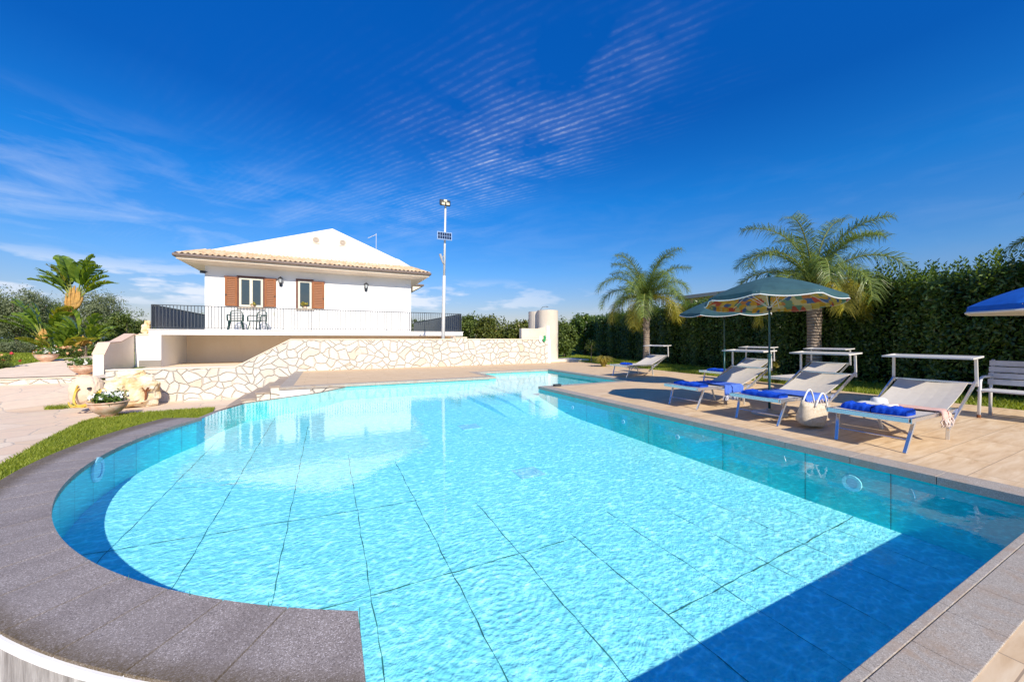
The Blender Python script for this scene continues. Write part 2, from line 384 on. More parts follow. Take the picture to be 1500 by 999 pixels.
def f_patch(t, bs):
    g = t.add('ShaderNodeNewGeometry').outputs['Position']
    q = t.vm('ADD', g, t.vm('SCALE', t.noise(g, 9, 2, .5, out=1), scale=.06))
    c = t.add('ShaderNodeSeparateXYZ', ins={0: t.voro(q, 9.5, 'F1', dist='CHEBYCHEV').outputs['Color']}).outputs[0]
    cc = t.ramp(c, [(0, (.72, .40, .05)), (.30, (.74, .54, .10)), (.52, (.58, .12, .07)), (.62, (.09, .18, .36)), (.72, (.70, .60, .28)), (.84, (.20, .36, .22)), (.92, (.66, .27, .09))], 'CONSTANT')
    t.set(bs, 'Base Color', cc)
    tr = t.add('ShaderNodeBsdfTranslucent', ins={'Color': cc}); mx = t.add('ShaderNodeMixShader', ins={0: .35, 1: bs.outputs[0], 2: tr.outputs[0]})
    t.l.new(mx.outputs[0], t.n['Material Output'].inputs[0])
def f_cloth(t, bs):
    wv = t.add('ShaderNodeTexWave', ins={'Vector': t.obj, 'Scale': 55.0, 'Distortion': 1.0}); t.set(bs, 'Normal', t.bump(wv.outputs['Fac'], .15, .002))
def f_bag(t, bs):
    b1 = t.add('ShaderNodeTexWave', ins={'Vector': t.obj, 'Scale': 22.0, 'Distortion': 2.5, 'Detail': 2.0}); b1.bands_direction = 'Z'
    t.set(bs, 'Base Color', t.ramp(t.noise(t.obj, 30, 4, .7), [(.3, (.52, .42, .30)), (.7, (.72, .64, .52))])); t.set(bs, 'Normal', t.bump(b1.outputs['Fac'], .6, .008))
def f_shutter(t, bs):
    s_ = t.add('ShaderNodeSeparateXYZ', ins={0: t.add('ShaderNodeNewGeometry').outputs['Position']})
    gr = t.noise(t.vm('MULTIPLY', t.obj, (14, 14, 1.5)), 1.5, 4, .6)
    t.set(bs, 'Base Color', t.ramp(gr, [(.3, (.22, .065, .010)), (.7, (.30, .095, .018))]))
def f_trunk(a, b, ring=9.0):
    def fn(t, bs):
        wv = t.add('ShaderNodeTexWave', ins={'Vector': t.obj, 'Scale': ring / 2, 'Distortion': 3.0, 'Detail': 3.0}); wv.bands_direction = 'Z'
        nz = t.noise(t.vm('MULTIPLY', t.obj, (7, 7, 2)), 2.0, 6, .7)
        t.set(bs, 'Base Color', t.ramp(t.m('ADD', t.m('MULTIPLY', wv.outputs['Fac'], .35), t.m('MULTIPLY', nz, .7)), [(.25, a), (.8, b)]))
        t.set(bs, 'Normal', t.bump(t.m('ADD', wv.outputs['Fac'], nz), .8, .03))
    return fn
def f_rock(t, bs):
    g = t.add('ShaderNodeNewGeometry').outputs['Position']
    c = t.ramp(t.noise(g, 2.3, 7, .65, .4), [(.28, (.52, .32, .12)), (.42, (.72, .54, .30)), (.55, (.80, .70, .52)), (.75, (.84, .79, .68))])
    t.set(bs, 'Base Color', c); t.set(bs, 'Normal', t.bump(t.noise(g, 7, 7, .7), .7, .05))
def f_pot(t, bs):
    t.set(bs, 'Base Color', t.ramp(t.noise(t.obj, 7, 6, .65), [(.3, (.55, .30, .18)), (.5, (.66, .44, .31)), (.72, (.74, .62, .50))]))
    t.set(bs, 'Normal', t.bump(t.noise(t.obj, 30, 4), .4, .006))

M = {}
M['wall'] = mat('white_render', (.80, .78, .76), .85, spec=.2, fn=f_white)
M['cream'] = mat('cream_render', (.78, .66, .52), .85, spec=.2, fn=f_plaster((.80, .66, .50), (.87, .75, .60)))
M['stonewall'] = mat('limestone_crazy_wall', rough=.85, spec=.25, fn=f_stonewall)
M['flag'] = mat('flagstone', rough=.85, spec=.12, fn=f_flag)
M['deck'] = mat('travertine_deck', rough=.7, spec=.2, fn=f_deck)
M['cop_dark'] = mat('basalt_coping', rough=.62, spec=.35, fn=f_granite((.14, .115, .10), (.32, .272, .242), (.62, .55, .52), ring=True))
M['cop_grey'] = mat('lava_stone_coping', rough=.6, spec=.4, fn=f_granite((.22, .19, .155), (.42, .365, .30), (.62, .56, .48), .60, 300))
M['cop_far'] = M['cop_grey']
M['grass'] = mat('turf', rough=.9, spec=.15, fn=f_grass)
M['pool'] = mat('pool_liner', rough=.6, spec=.2, fn=f_pool)
M['poolside'] = mat('pool_side_liner', (.015, .66, .64), .55, spec=.2, var=.06, vscale=1.5)
M['seam'] = mat('liner_seam', (.05, .19, .17), .8, spec=.1, var=.5, vscale=5)
M['path'] = mat('washed_gravel_path', (.76, .60, .45), .9, spec=.08, var=.10, vscale=2.5, bump=.4, bscale=90)
M['lip'] = mat('white_gutter_lip', (.80, .79, .78), .6, var=.06, vscale=5)
M['concrete'] = mat('stained_concrete', rough=.9, spec=.2, fn=f_concrete)
M['tile'] = mat('terracotta_tiles', rough=.8, spec=.2, fn=f_rooftile)
M['gutter'] = mat('brown_gutter', (.17, .125, .105), .45, metal=.3)
M['iron'] = mat('grey_iron', (.055, .065, .075), .5, metal=.3)
M['screen'] = mat('dark_screen', (.028, .034, .045), .22, spec=.6)
M['shutter'] = mat('wood_shutter', rough=.55, fn=f_shutter)
M['shutdark'] = mat('wood_frame_dark', (.13, .045, .025), .55, var=.2)
M['frame'] = mat('cream_window_frame', (.66, .61, .48), .5, var=.04)
M['glass'] = mat('window_pane', (.035, .05, .055), .04, spec=.9)
M['black'] = mat('black_metal', (.02, .02, .022), .45)
M['lamp'] = mat('lamp_glass', (.45, .47, .48), .2)
M['green_plastic'] = mat('green_plastic', (.010, .055, .045), .38)
M['alu'] = mat('aluminium', (.72, .72, .73), .22, metal=.85, var=.04, vscale=12)
M['alub'] = mat('cream_aluminium', (.70, .665, .60), .42, metal=.15, var=.04, vscale=9)
M['sling'] = mat('sling_fabric', (.56, .51, .44), .8, spec=.2, var=.05, vscale=14, fn=None, bump=.25, bscale=260, bd=.002)
M['canopyf'] = mat('canopy_fabric', (.60, .57, .52), .8, spec=.2, bump=.2, bscale=220, bd=.002)
M['towel'] = mat('blue_towel', (.012, .080, .56), .95, spec=.1, var=.15, vscale=30, bump=.8, bscale=320, bd=.006)
M['throw'] = mat('blue_throw', (.085, .17, .58), .9, spec=.1, var=.15, vscale=18, fn=None, bump=.5, bscale=240, bd=.004)
M['fringe'] = mat('white_fringe', (.62, .63, .72), .9, var=.15, vscale=40)
M['pink'] = mat('pink_scarf', (.68, .42, .34), .9, var=.12, vscale=30, bump=.4, bscale=220)
M['cream_fringe'] = mat('cream_fringe', (.68, .56, .48), .9)
M['straw'] = mat('woven_straw', rough=.9, spec=.15, fn=f_bag)
M['hat'] = mat('white_straw_hat', (.74, .71, .66), .85, var=.08, vscale=25, bump=.5, bscale=160)
M['umb'] = mat('teal_canvas', (.034, .088, .100), .75, spec=.25, var=.15, vscale=6, bump=.2, bscale=200)
M['patch'] = mat('patchwork_lining', rough=.85, spec=.15, fn=f_patch)
M['piping'] = mat('white_piping', (.72, .72, .68), .8)
M['umbpole'] = mat('green_pole', (.010, .065, .065), .35)
M['umbb'] = mat('blue_canvas', (.008, .11, .46), .75, spec=.25, var=.12, vscale=5, bump=.2, bscale=200)
M['white_cloth'] = mat('white_cloth', (.66, .63, .56), .85, var=.05, vscale=12)
M['ubase'] = mat('grey_umbrella_base', (.42, .45, .47), .6, var=.1)
M['benchw'] = mat('weathered_white_wood', (.50, .50, .51), .65, var=.14, vscale=9, bump=.3, bscale=50)
M['bencha'] = mat('white_painted_metal', (.62, .61, .60), .4, var=.06)
M['rust'] = mat('rust', (.22, .075, .025), .85, var=.3, vscale=25)
M['polew'] = mat('galvanised_pole', (.66, .65, .62), .45, metal=.1, var=.06, vscale=4)
M['cell'] = mat('solar_cells', (.010, .013, .04), .18, spec=.7)
M['led'] = mat('led_module', (.72, .62, .42), .5)
M['pot'] = mat('terracotta_pot', rough=.85, spec=.2, fn=f_pot)
M['soil'] = mat('soil', (.06, .04, .025), .95)
M['rock'] = mat('golden_rock', rough=.85, spec=.2, fn=f_rock)
M['hose'] = mat('yellow_hose', (.66, .42, .06), .45)
M['shower'] = mat('pale_concrete_shell', rough=.85, spec=.2, fn=f_plaster((.60, .52, .42), (.68, .61, .51)))
M['patina'] = mat('green_glaze', (.03, .30, .10), .35)
M['whiteglaze'] = mat('white_glaze', (.78, .78, .76), .3)
M['hill'] = mat('far_hill', (.13, .19, .24), .95, var=.12, vscale=.01)  # distance haze is put into this muted blue base colour
M['bark'] = mat('grey_bark', (.20, .155, .11), .9, fn=f_trunk((.10, .075, .055), (.30, .24, .18), 3))
M['palmtrunk'] = mat('palm_trunk', rough=.9, fn=f_trunk((.17, .12, .09), (.44, .35, .27), 7))
M['strtrunk'] = mat('sheath_trunk', (.40, .22, .05), .7, var=.45, vscale=5)
M['stem'] = mat('green_stem', (.22, .24, .05), .6, var=.2)
M['palm'] = leafmat('palm_leaf', (.055, .11, .025), (.24, .31, .065), .38, .35)
M['palmold'] = leafmat('palm_leaf_yellow', (.20, .20, .022), (.42, .36, .045), .4, .35)
M['strel'] = leafmat('paddle_leaf', (.08, .16, .02), (.30, .40, .05), .32, .35, (.36, .36, .06))
M['strely'] = leafmat('paddle_leaf_yellow', (.24, .24, .03), (.46, .40, .05), .38, .4)
M['hedge'] = leafmat('hedge_leaf', (.032, .075, .014), (.16, .24, .035), .34, .36, (.44, .48, .10), .6)
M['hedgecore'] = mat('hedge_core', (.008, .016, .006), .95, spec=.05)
M['olive'] = leafmat('olive_leaf', (.10, .13, .06), (.24, .27, .14), .55, .3)
M['bush'] = leafmat('bush_leaf', (.05, .09, .018), (.16, .21, .04), .5, .3, (.28, .26, .06))
M['photinia'] = leafmat('photinia_leaf', (.045, .075, .014), (.17, .19, .03), .45, .3, (.34, .20, .04))
M['yellowtuft'] = leafmat('yellow_grass_leaf', (.22, .22, .04), (.50, .42, .10), .5, .35)
M['flower_green'] = leafmat('flower_leaf', (.05, .11, .02), (.15, .23, .04), .5, .3)
M['petal_white'] = mat('white_petals', (.80, .80, .74), .7)
M['petal_orange'] = mat('orange_petals', (.72, .36, .18), .7)
M['petal_red'] = mat('red_petals', (.45, .02, .03), .7)
M['blade'] = leafmat('grass_blade', (.17, .23, .02), (.36, .40, .04), .55, .4, (.52, .47, .12))
M['bldg'] = mat('ochre_building', (.62, .42, .24), .85, var=.06)
M['rooflight'] = mat('pale_roof', (.42, .36, .32), .8, var=.08)
M['grout'] = mat('dark_drain', (.03, .035, .04), .6)
M['plasticw'] = mat('white_pool_plastic', (.34, .66, .74), .4)

# pool water: clear, mirror-like at grazing angles, with a net of sun caustics painted into its tint
mw = bpy.data.materials.new('pool_water'); mw.use_nodes = True; t = NT(mw.node_tree); t.n.clear()
p, s_ = xy2(t)
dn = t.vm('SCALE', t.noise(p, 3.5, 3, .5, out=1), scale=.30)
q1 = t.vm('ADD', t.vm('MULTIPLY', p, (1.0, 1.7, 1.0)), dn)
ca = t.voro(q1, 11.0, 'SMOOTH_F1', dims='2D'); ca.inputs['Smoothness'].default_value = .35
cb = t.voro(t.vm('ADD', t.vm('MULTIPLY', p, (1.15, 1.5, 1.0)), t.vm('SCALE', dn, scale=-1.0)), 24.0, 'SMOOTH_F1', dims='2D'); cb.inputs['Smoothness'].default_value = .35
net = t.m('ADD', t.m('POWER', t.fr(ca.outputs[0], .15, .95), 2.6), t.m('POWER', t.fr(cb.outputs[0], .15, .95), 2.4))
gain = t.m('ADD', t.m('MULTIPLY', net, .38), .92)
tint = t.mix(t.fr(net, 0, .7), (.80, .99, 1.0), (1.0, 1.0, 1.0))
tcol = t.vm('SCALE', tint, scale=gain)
hn = t.m('ADD', t.noise(t.vm('MULTIPLY', p, (1.0, 1.6, 1.0)), 7.0, 3, .5, .3), t.m('MULTIPLY', t.noise(p, 1.3, 2, .5), 1.2))
# a drop ring near the front of the pool
dr = t.vm('LENGTH', t.vm('SUBTRACT', p, tuple(P(735, 866, -.09).xy) + (0,)))
ring = t.m('MULTIPLY', t.m('SINE', t.m('MULTIPLY', dr, 150.0)), t.m('EXPONENT', t.m('MULTIPLY', dr, -3.2)))
hn = t.m('ADD', hn, t.m('MULTIPLY', ring, .16))
nb = t.bump(hn, 1.0, .0011)
bkf = t.add('ShaderNodeNewGeometry').outputs['Backfacing']
fz = t.add('ShaderNodeFresnel', ins={'IOR': t.fr(bkf, 0, 1, 1.33, 1 / 1.33), 'Normal': nb})
tb = t.add('ShaderNodeBsdfTransparent', ins={'Color': tcol}); gl = t.add('ShaderNodeBsdfGlossy', ins={'Color': (1, 1, 1, 1), 'Roughness': .015, 'Normal': nb})
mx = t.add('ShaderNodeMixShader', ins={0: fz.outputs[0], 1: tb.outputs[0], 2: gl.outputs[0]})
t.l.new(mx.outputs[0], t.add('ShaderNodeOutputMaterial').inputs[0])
M['water'] = mw

# ================================================================== LARGE STRUCTURE
# ---- terrain
TL = -.89                                                            # level of the lower left terrace
def left_ground(Y): return min(.28, -.19 + .08 * (Y - 19.6))
def terrain(X, Y):
    if Y < 16.6 and X < 10.45: return -1.5
    if X < -7.0:
        if Y < 20.0: return -1.5
        return left_ground(Y) if Y < 60 else .28
    if Y < 16.6: return -.03
    return -.06
def axis(lo, hi, step, far):
    a = list(np.arange(lo, hi + 1e-6, step)); g = step; x = hi
    while x < far: g *= 1.35; x += g; a.append(x)
    g = step; x = lo
    while x > -far: g *= 1.35; x -= g; a.insert(0, x)
    return a
xs = axis(-32, 26, .5, 9000); ys = axis(-8, 44, .5, 9000)
V_ = np.array([(x, y, terrain(x, y)) for y in ys for x in xs]); nx = len(xs)
F_ = np.array([(j * nx + i, j * nx + i + 1, (j + 1) * nx + i + 1, (j + 1) * nx + i) for j in range(len(ys) - 1) for i in range(nx - 1)])
tag(npmesh('ground', V_, F_, M['grass']), kind='structure')

# far hills
hv = []; hf = []
N = 160
for i in range(N):
    a = -math.pi * .95 + 2 * math.pi * .95 * i / (N - 1) + math.pi / 2 - .4
    h = 62 + 34 * math.sin(a * 3.1 + 1) + 22 * math.sin(a * 7.3) + 8 * math.sin(a * 19)
    for r_, z_ in ((3200, -5), (4000, max(20, h)), (5200, -5)): hv.append((r_ * math.cos(a), r_ * math.sin(a), z_))
for i in range(N - 1):
    for k in range(2): hf.append((i * 3 + k, (i + 1) * 3 + k, (i + 1) * 3 + k + 1, i * 3 + k + 1))
tag(npmesh('hills', np.array(hv), np.array(hf), M['hill'], smooth=True), kind='structure')

# ---- pool outline (inner edge)
CX, CY, RI, RO = 2.24, 5.91, 4.52, 4.99
a0 = math.atan2(7.7 - CY, -1.915 - CX); a1 = math.atan2(1.90 - CY, .13 - CX)
if a1 < 0: a1 += 2 * math.pi
arc = [(CX + RI * math.cos(lerp(a0, a1, k / 44)), CY + RI * math.sin(lerp(a0, a1, k / 44))) for k in range(45)]
XR = 4.95
outline = [(.13, .67), (XR, .67), (XR, 8.40), (8.05, 8.40), (8.05, 12.95), (XR, 12.95), (XR, 11.20), (.45, 11.20), (-.25, 10.20), (-.95, 9.74), (-1.52, 9.30), (-1.80, 8.5)] + arc
def floor_z(x, y):
    z = float(np.interp(y, [.6, 4, 6, 8.4, 11.2], [-.64, -.575, -.53, -.48, -.44]))
    if x > 3.55:
        zs_ = -.24 if x > 4.55 else (-.31 if x > 4.05 else -.38)
        if y > 8.39 or x > XR: z = max(z, zs_)
        elif y > 6.8: z = lerp(z, max(z, zs_), ((y - 6.8) / 1.6) ** 1.5 * (1 if x < 4.56 else .9))
    return z
bm = bmesh.new(); bf = bm.faces.new([bm.verts.new((x, y, 0)) for x, y in outline])
for yy in (2, 4, 6, 6.8, 7.2, 7.6, 8.0, 8.38, 8.42, 9.5):
    bmesh.ops.bisect_plane(bm, geom=bm.verts[:] + bm.edges[:] + bm.faces[:], plane_co=(0, yy, 0), plane_no=(0, 1, 0))
for xx in (3.54, 3.56, 4.04, 4.06, 4.54, 4.56):
    bmesh.ops.bisect_plane(bm, geom=bm.verts[:] + bm.edges[:] + bm.faces[:], plane_co=(xx, 0, 0), plane_no=(1, 0, 0))
for v_ in bm.verts: v_.co.z = floor_z(v_.co.x, v_.co.y)
bmesh.ops.triangulate(bm, faces=bm.faces[:])
me = bpy.data.meshes.new('pool_floor'); bm.to_mesh(me); bm.free(); tag(link('pool_floor', me, M['pool']), kind='structure')
mb = MB(); n = len(outline)
for i in range(n):
    (ax, ay), (bx, by) = outline[i], outline[(i + 1) % n]
    L = math.hypot(bx - ax, by - ay); k = max(1, int(L / .5)) if L > 1 else 1
    for j in range(k):
        p0 = (lerp(ax, bx, j / k), lerp(ay, by, j / k)); p1 = (lerp(ax, bx, (j + 1) / k), lerp(ay, by, (j + 1) / k))
        wt = -.035 if i < 7 else -.09
        mb.face([(p0[0], p0[1], wt), (p1[0], p1[1], wt), (p1[0], p1[1], -.75), (p0[0], p0[1], -.75)])
tag(mb.build('pool_wall', M['poolside']), kind='structure')
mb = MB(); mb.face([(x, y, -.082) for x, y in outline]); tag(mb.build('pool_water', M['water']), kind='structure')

# liner seams on floor and walls (thin welded strips)
mb = MB()
def seam(pts, wd=.007):
    pl = []
    for i in range(len(pts) - 1):
        a, b = Vector(pts[i]), Vector(pts[i + 1]); k = max(2, int((b - a).length / .12))
        for j in range(k): pl.append(a.lerp(b, j / k))
    pl.append(Vector(pts[-1]))
    out = []
    for i, q in enumerate(pl):
        jx = (math.sin(q.x * 9 + q.y * 7.3) + math.sin(q.x * 23 - q.y * 19)) * .004
        out.append(Vector((q.x + jx, q.y + jx, floor_z(q.x, q.y) + .004)))
    for i in range(len(out) - 1):
        d = (out[i + 1] - out[i]); d.z = 0; d.normalize(); nn = Vector((-d.y, d.x, 0)) * wd / 2 * (1.0 + .5 * math.sin(i * 1.7))
        mb.face([out[i] - nn, out[i + 1] - nn, out[i + 1] + nn, out[i] + nn])
def ylo(x):
    if x > .2: return .69
    return CY - math.sqrt(max(0, (RI - .02) ** 2 - (x - CX) ** 2))
for x in (-1.68, -1.02, -.35, .28, .88, 1.48, 2.06, 2.66, 3.28, 3.88, 4.46):
    ye = {-1.68: 8.2, -1.02: 9.6, -.35: 8.4, .28: 6.2, .88: 5.6, 1.48: 3.9, 2.06: 2.9, 2.66: 3.1, 3.28: 3.0, 3.88: 3.5, 4.46: 2.3}[x]
    seam([(x, ylo(x), 0), (x, ye, 0)], .0055 if x < 2.5 else .004)
seam([(-1.9, 4.40, 0), (.9, 4.22, 0)], .009); seam([(-.2, 2.85, 0), (2.06, 2.83, 0)], .009)
seam([(2.06, 1.78, 0), (4.93, 1.90, 0)], .008); seam([(-1.68, 5.75, 0), (-1.02, 5.62, 0)], .006)
for k, (x, y) in enumerate(arc[2:]):
    if k % 3: continue
    dxx, dyy = (CX - x) / RI * .004, (CY - y) / RI * .004; tx, ty = -dyy * .6, dxx * .6
    zf = floor_z(x, y)
    mb.face([(x + dxx - tx, y + dyy - ty, -.03), (x + dxx + tx, y + dyy + ty, -.03), (x + dxx + tx, y + dyy + ty, zf), (x + dxx - tx, y + dyy - ty, zf)])
for y in (1.62, 2.35, 3.35, 4.7, 6.4):
    mb.face([(XR - .004, y - .003, -.03), (XR - .004, y + .003, -.03), (XR - .004, y + .003, floor_z(XR, y)), (XR - .004, y - .003, floor_z(XR, y))])
tag(mb.build('liner_seams', M['seam']), kind='structure')

if True: WL = -.075
# ---- copings: separate slabs with open joints
mb = MB()
def slab(pts, z1, th, mi=0): mb.prism([(x, y, z1 - th) for x, y in pts], (0, 0, th), mi)
def ringpt(r, a):
    if r > 4.8: r += float(np.interp(a, [2.6, 3.1, 3.7], [.13, .05, -.07]))
    return (CX + r * math.cos(a), CY + r * math.sin(a))
aa0 = a0 - .02; K = 19
for k in range(K):
    s0, s1 = lerp(aa0, a1, k / K), lerp(aa0, a1, (k + 1) / K) - .0022
    pin = [ringpt(RI - .015, lerp(s0, s1, j / 5)) for j in range(6)]; pout = [ringpt(RO, lerp(s0, s1, j / 5)) for j in range(6)]
    if k == K - 1:
        pin[-1] = (.13, ringpt(RI - .015, s1)[1] ); pout[-1] = (.13, CY - math.sqrt((RO - .07) ** 2 - (.13 - CX) ** 2))
    slab(pin + pout[::-1], -.055, .045)
o1 = tag(mb.build('curved_coping', M['cop_dark']), 'curved dark speckled stone coping round the left end of the pool', 'pool coping')
mb = MB()                                                            # thin overflow rim by the steps, just under the water line
rim = [(-1.922, 7.70), (-1.808, 8.505), (-1.526, 9.308), (-.955, 9.748), (-.256, 10.208), (.444, 11.20)]; ro = [(-1.99, 7.70), (-1.87, 8.54), (-1.56, 9.37), (-.98, 9.81), (-.29, 10.27), (.38, 11.19)]
for i in range(5): slab([rim[i], rim[i + 1], ro[i + 1], ro[i]], -.080, .85)
tag(mb.build('overflow_rim', M['cop_dark']), 'thin wet stone overflow rim between the curved coping and the stone steps', 'pool rim')
mb = MB()
def run(x0, y0, x1, y1, step, along):
    if along == 'x':
        k = max(1, round((x1 - x0) / step))
        for i in range(k): slab([(lerp(x0, x1, i / k) + .0012, y0), (lerp(x0, x1, (i + 1) / k) - .0012, y0), (lerp(x0, x1, (i + 1) / k) - .0012, y1), (lerp(x0, x1, i / k) + .0012, y1)], .004, .075)
    else:
        k = max(1, round((y1 - y0) / step))
        for i in range(k): slab([(x0, lerp(y0, y1, i / k) + .002), (x1, lerp(y0, y1, i / k) + .002), (x1, lerp(y0, y1, (i + 1) / k) - .002), (x0, lerp(y0, y1, (i + 1) / k) - .002)], .004, .075)
run(-.12, .47, 5.21, .645, .38, 'x'); run(-.12, .648, 4.93, .685, .38, 'x')
run(4.935, .69, 5.21, 8.16, .6, 'y'); run(4.935, 8.16, 8.28, 8.415, .6, 'x'); run(8.035, 8.415, 8.28, 12.93, .6, 'y')
run(-1.12, 11.43, -.82, 16.36, .6, 'y'); run(4.72, 12.93, 8.28, 13.17, .6, 'x'); run(4.72, 11.185, 4.965, 12.93, .6, 'y'); run(-1.12, 11.165, 4.72, 11.42, .6, 'x')
slab([(-.12, .69), (.13, .69), (.13, 1.38), (-.12, 1.46)], -.055, .045)
tag(mb.build('straight_coping', M['cop_grey'], bevel=.003), 'grey brown stone coping along the straight sides of the pool', 'pool coping')

# outer face of the curved pool wall with its white lip
mb = MB(); cc = MB(); bk = MB()
NA = 60
for k in range(NA):
    s0, s1 = lerp(a0 - .0, a1 + .03, k / NA), lerp(a0 - .0, a1 + .03, (k + 1) / NA)
    def quad(b, r0, z0, r1, z1):
        A, B = ringpt(r0, s0), ringpt(r0, s1); C_, D_ = ringpt(r1, s1), ringpt(r1, s0)
        b.face([(A[0], A[1], z0), (B[0], B[1], z0), (C_[0], C_[1], z1), (D_[0], D_[1], z1)])
    if s0 > 3.62: quad(mb, RO - .02, -.070, RO + .012, -.070); quad(mb, RO + .012, -.070, RO + .020, -.078); quad(mb, RO + .020, -.078, RO + .020, -.100); quad(mb, RO + .020, -.100, RO + .0, -.100)
    if s1 < a1 - .03: quad(bk, RI + .0, -.078, RO - .05, -.078)
    quad(cc, RO + .0, -.10, RO + .0, -1.4)
pw = thing('pool_shell_wall', (CX - RO, CY, -.9), 'stained concrete outer pool wall with a white rounded lip under the dark coping', 'pool wall')
mb.build('lip', M['lip'], pw, smooth=False); cc.build('wall_face', M['concrete'], pw); bk.build('bedding', M['grout'], pw)

# ---- paved deck
def bx_(y): return float(np.interp(y, [-6, 1.85, 4.43, 8.11, 15.7, 17.6], [10.88, 10.88, 11.0, 11.53, 12.16, 12.3]))
mb = MB()
def dq(x0, y0, x1, y1): mb.face([(x0, y0, 0), (x1, y0, 0), (x1, y1, 0), (x0, y1, 0)])
dq(-.12, -7, 5.21, .47)
yy = [-7, 1.85, 3, 4.43, 6, 8.16]
for a, b in zip(yy[:-1], yy[1:]): mb.face([(5.21, a, 0), (bx_(a), a, 0), (bx_(b), b, 0), (5.21, b, 0)])
yy = [8.16, 10, 13.17]
for a, b in zip(yy[:-1], yy[1:]): mb.face([(8.28, a, 0), (bx_(a), a, 0), (bx_(b), b, 0), (8.28, b, 0)])
for a, b in ((13.17, 15.7), (15.7, 16.6)): mb.face([(-1.1, a, 0), (bx_(a), a, 0), (bx_(b), b, 0), (-1.1, b, 0)])
mb.face([(10.5, 16.6, 0), (bx_(16.6), 16.6, 0), (bx_(17.6), 17.6, 0), (10.5, 17.6, 0)])
dq(-1.1, 11.42, 4.72, 13.17)
tag(mb.build('pool_deck', M['deck']), kind='structure')
mb = MB()                                                            # deck retaining faces
mb.face([(-1.1, 11.2, -.9), (-1.1, 11.2, -.03), (-1.1, 16.5, 0), (-1.1, 16.5, -.9)])
mb.box((-1.1, 11.19, -.95), (-.42, 11.197, -.072)); mb.box((-1.1, 11.20, -.95), (.45, 11.3, -.072))
tag(mb.build('deck_edge', M['wall']), kind='structure')
mb = MB(); mb.box((-.42, 11.188, -.95), (.40, 11.196, -.072)); tag(mb.build('deck_edge_stone', M['stonewall']), kind='structure')
mb = MB()                                                            # lower terrace
g_ = [-9, 0, 8, 14, 16.3, 17.4, 18.5, 19.6]
def tz(y): return float(np.interp(y, [16.3, 19.6], [TL, -.38]))
for a, b in zip(g_[:-1], g_[1:]):
    for x0, x1 in ((-60, -20), (-20, -7.3), (-7.3, -1.1)) + (((-1.1, .5),) if b == 14 else ()):
        mb.face([(x0, a, tz(a)), (x1, a, tz(a)), (x1, b, tz(b)), (x0, b, tz(b))])
tag(mb.build('flagstone_terrace', M['flag']), kind='structure')
# grass strip round the curve
gi = [ringpt(RO + .02, lerp(a0 - .12, math.pi + .75, k / 30)) for k in range(31)]
go = [P(*q, TL) for q in ((-140, 745), (-60, 708), (0, 683), (75, 641), (120, 619), (160, 609), (230, 604), (315, 598))]
poly = [(p_.x, p_.y) for p_ in go] + gi
GZ = TL + .03
mb = MB(); mb.face([(x, y, GZ) for x, y in poly]); tag(mb.build('turf_strip', M['grass']), kind='structure')
def inside(poly, X, Y):
    c = np.zeros(len(X), bool); n = len(poly)
    for i in range(n):
        x0, y0 = poly[i]; x1, y1 = poly[(i + 1) % n]
        if y0 == y1: continue
        m_ = ((y0 > Y) != (y1 > Y)) & (X < (x1 - x0) * (Y - y0) / (y1 - y0) + x0); c ^= m_
    return c
def blades(name, poly, zf, n, h, wd, label):
    xs_ = [p_[0] for p_ in poly]; ys_ = [p_[1] for p_ in poly]
    X = rng.uniform(min(xs_), max(xs_), n * 3); Y = rng.uniform(min(ys_), max(ys_), n * 3)
    k = inside(poly, X, Y); X = X[k][:n]; Y = Y[k][:n]; m_ = len(X)
    Z = np.array([zf(x, y) for x, y in zip(X, Y)]); a = rng.uniform(0, 2 * np.pi, m_); hh = h * rng.uniform(.5, 1.3, m_)
    b = np.stack([X, Y, Z], 1); s2 = np.stack([np.cos(a), np.sin(a), 0 * a], 1) * (wd / 2) * rng.uniform(.7, 1.4, m_)[:, None]
    la = rng.uniform(0, 2 * np.pi, m_); tip = b + np.stack([np.cos(la) * hh * .6, np.sin(la) * hh * .6, hh], 1)
    Vv = np.stack([b - s2, b + s2, tip], 1).reshape(-1, 3)
    return tag(npmesh(name, Vv, np.arange(3 * m_).reshape(m_, 3), M['blade']), label, 'grass', kind='stuff')
blades('grass', poly, lambda x, y: GZ, 42000, .055, .012, 'short green grass strip along the curved dark coping')
rp = [(bx_(y) + .02, y) for y in (-2, 1.85, 4.43, 8.11, 15.7, 17.6)] + [(22, 30), (20, 30)][:0] + [(17.5, 24), (16.2, 18.2), (15.1, 12.7), (14.3, 8.3), (13.8, 4.9), (13.1, 2.9), (13.0, -2)]
blades('grass', rp, lambda x, y: -.03, 45000, .085, .022, 'green lawn strip between the pool deck and the tall hedge')

# ---- crazy-paved stone wall
YW = 16.4
def XW(px): return W(px, 496, YW).x
prof = [(154.5, 543.5), (345, 538), (425, 498), (663, 497.5), (664, 494.8), (684, 494.8), (685, 497.3), (806, 497.5)]
top = [W(a, b, YW) for a, b in prof]
XE = XW(806)
sw = thing('stone_wall', (3, YW, 0), 'long cream crazy stone retaining wall that steps up behind the pool', 'wall')
mb = MB(); pts = [(XW(154.5), YW, -1.3), (XE, YW, -1.3)] + [(q.x, q.y, q.z) for q in reversed(top)]
mb.prism(pts, (0, .38, 0)); mb.build('masonry', M['stonewall'], sw)
mb = MB()
for i in range(len(top) - 1):
    a, b = top[i], top[i + 1]
    if abs(a.x - b.x) < .08: continue
    mb.prism([(a.x, YW - .02, a.z), (b.x, YW - .02, b.z), (b.x, YW - .02, b.z + .035), (a.x, YW - .02, a.z + .035)], (0, .42, 0))
mb.build('cap', M['cream'], sw)
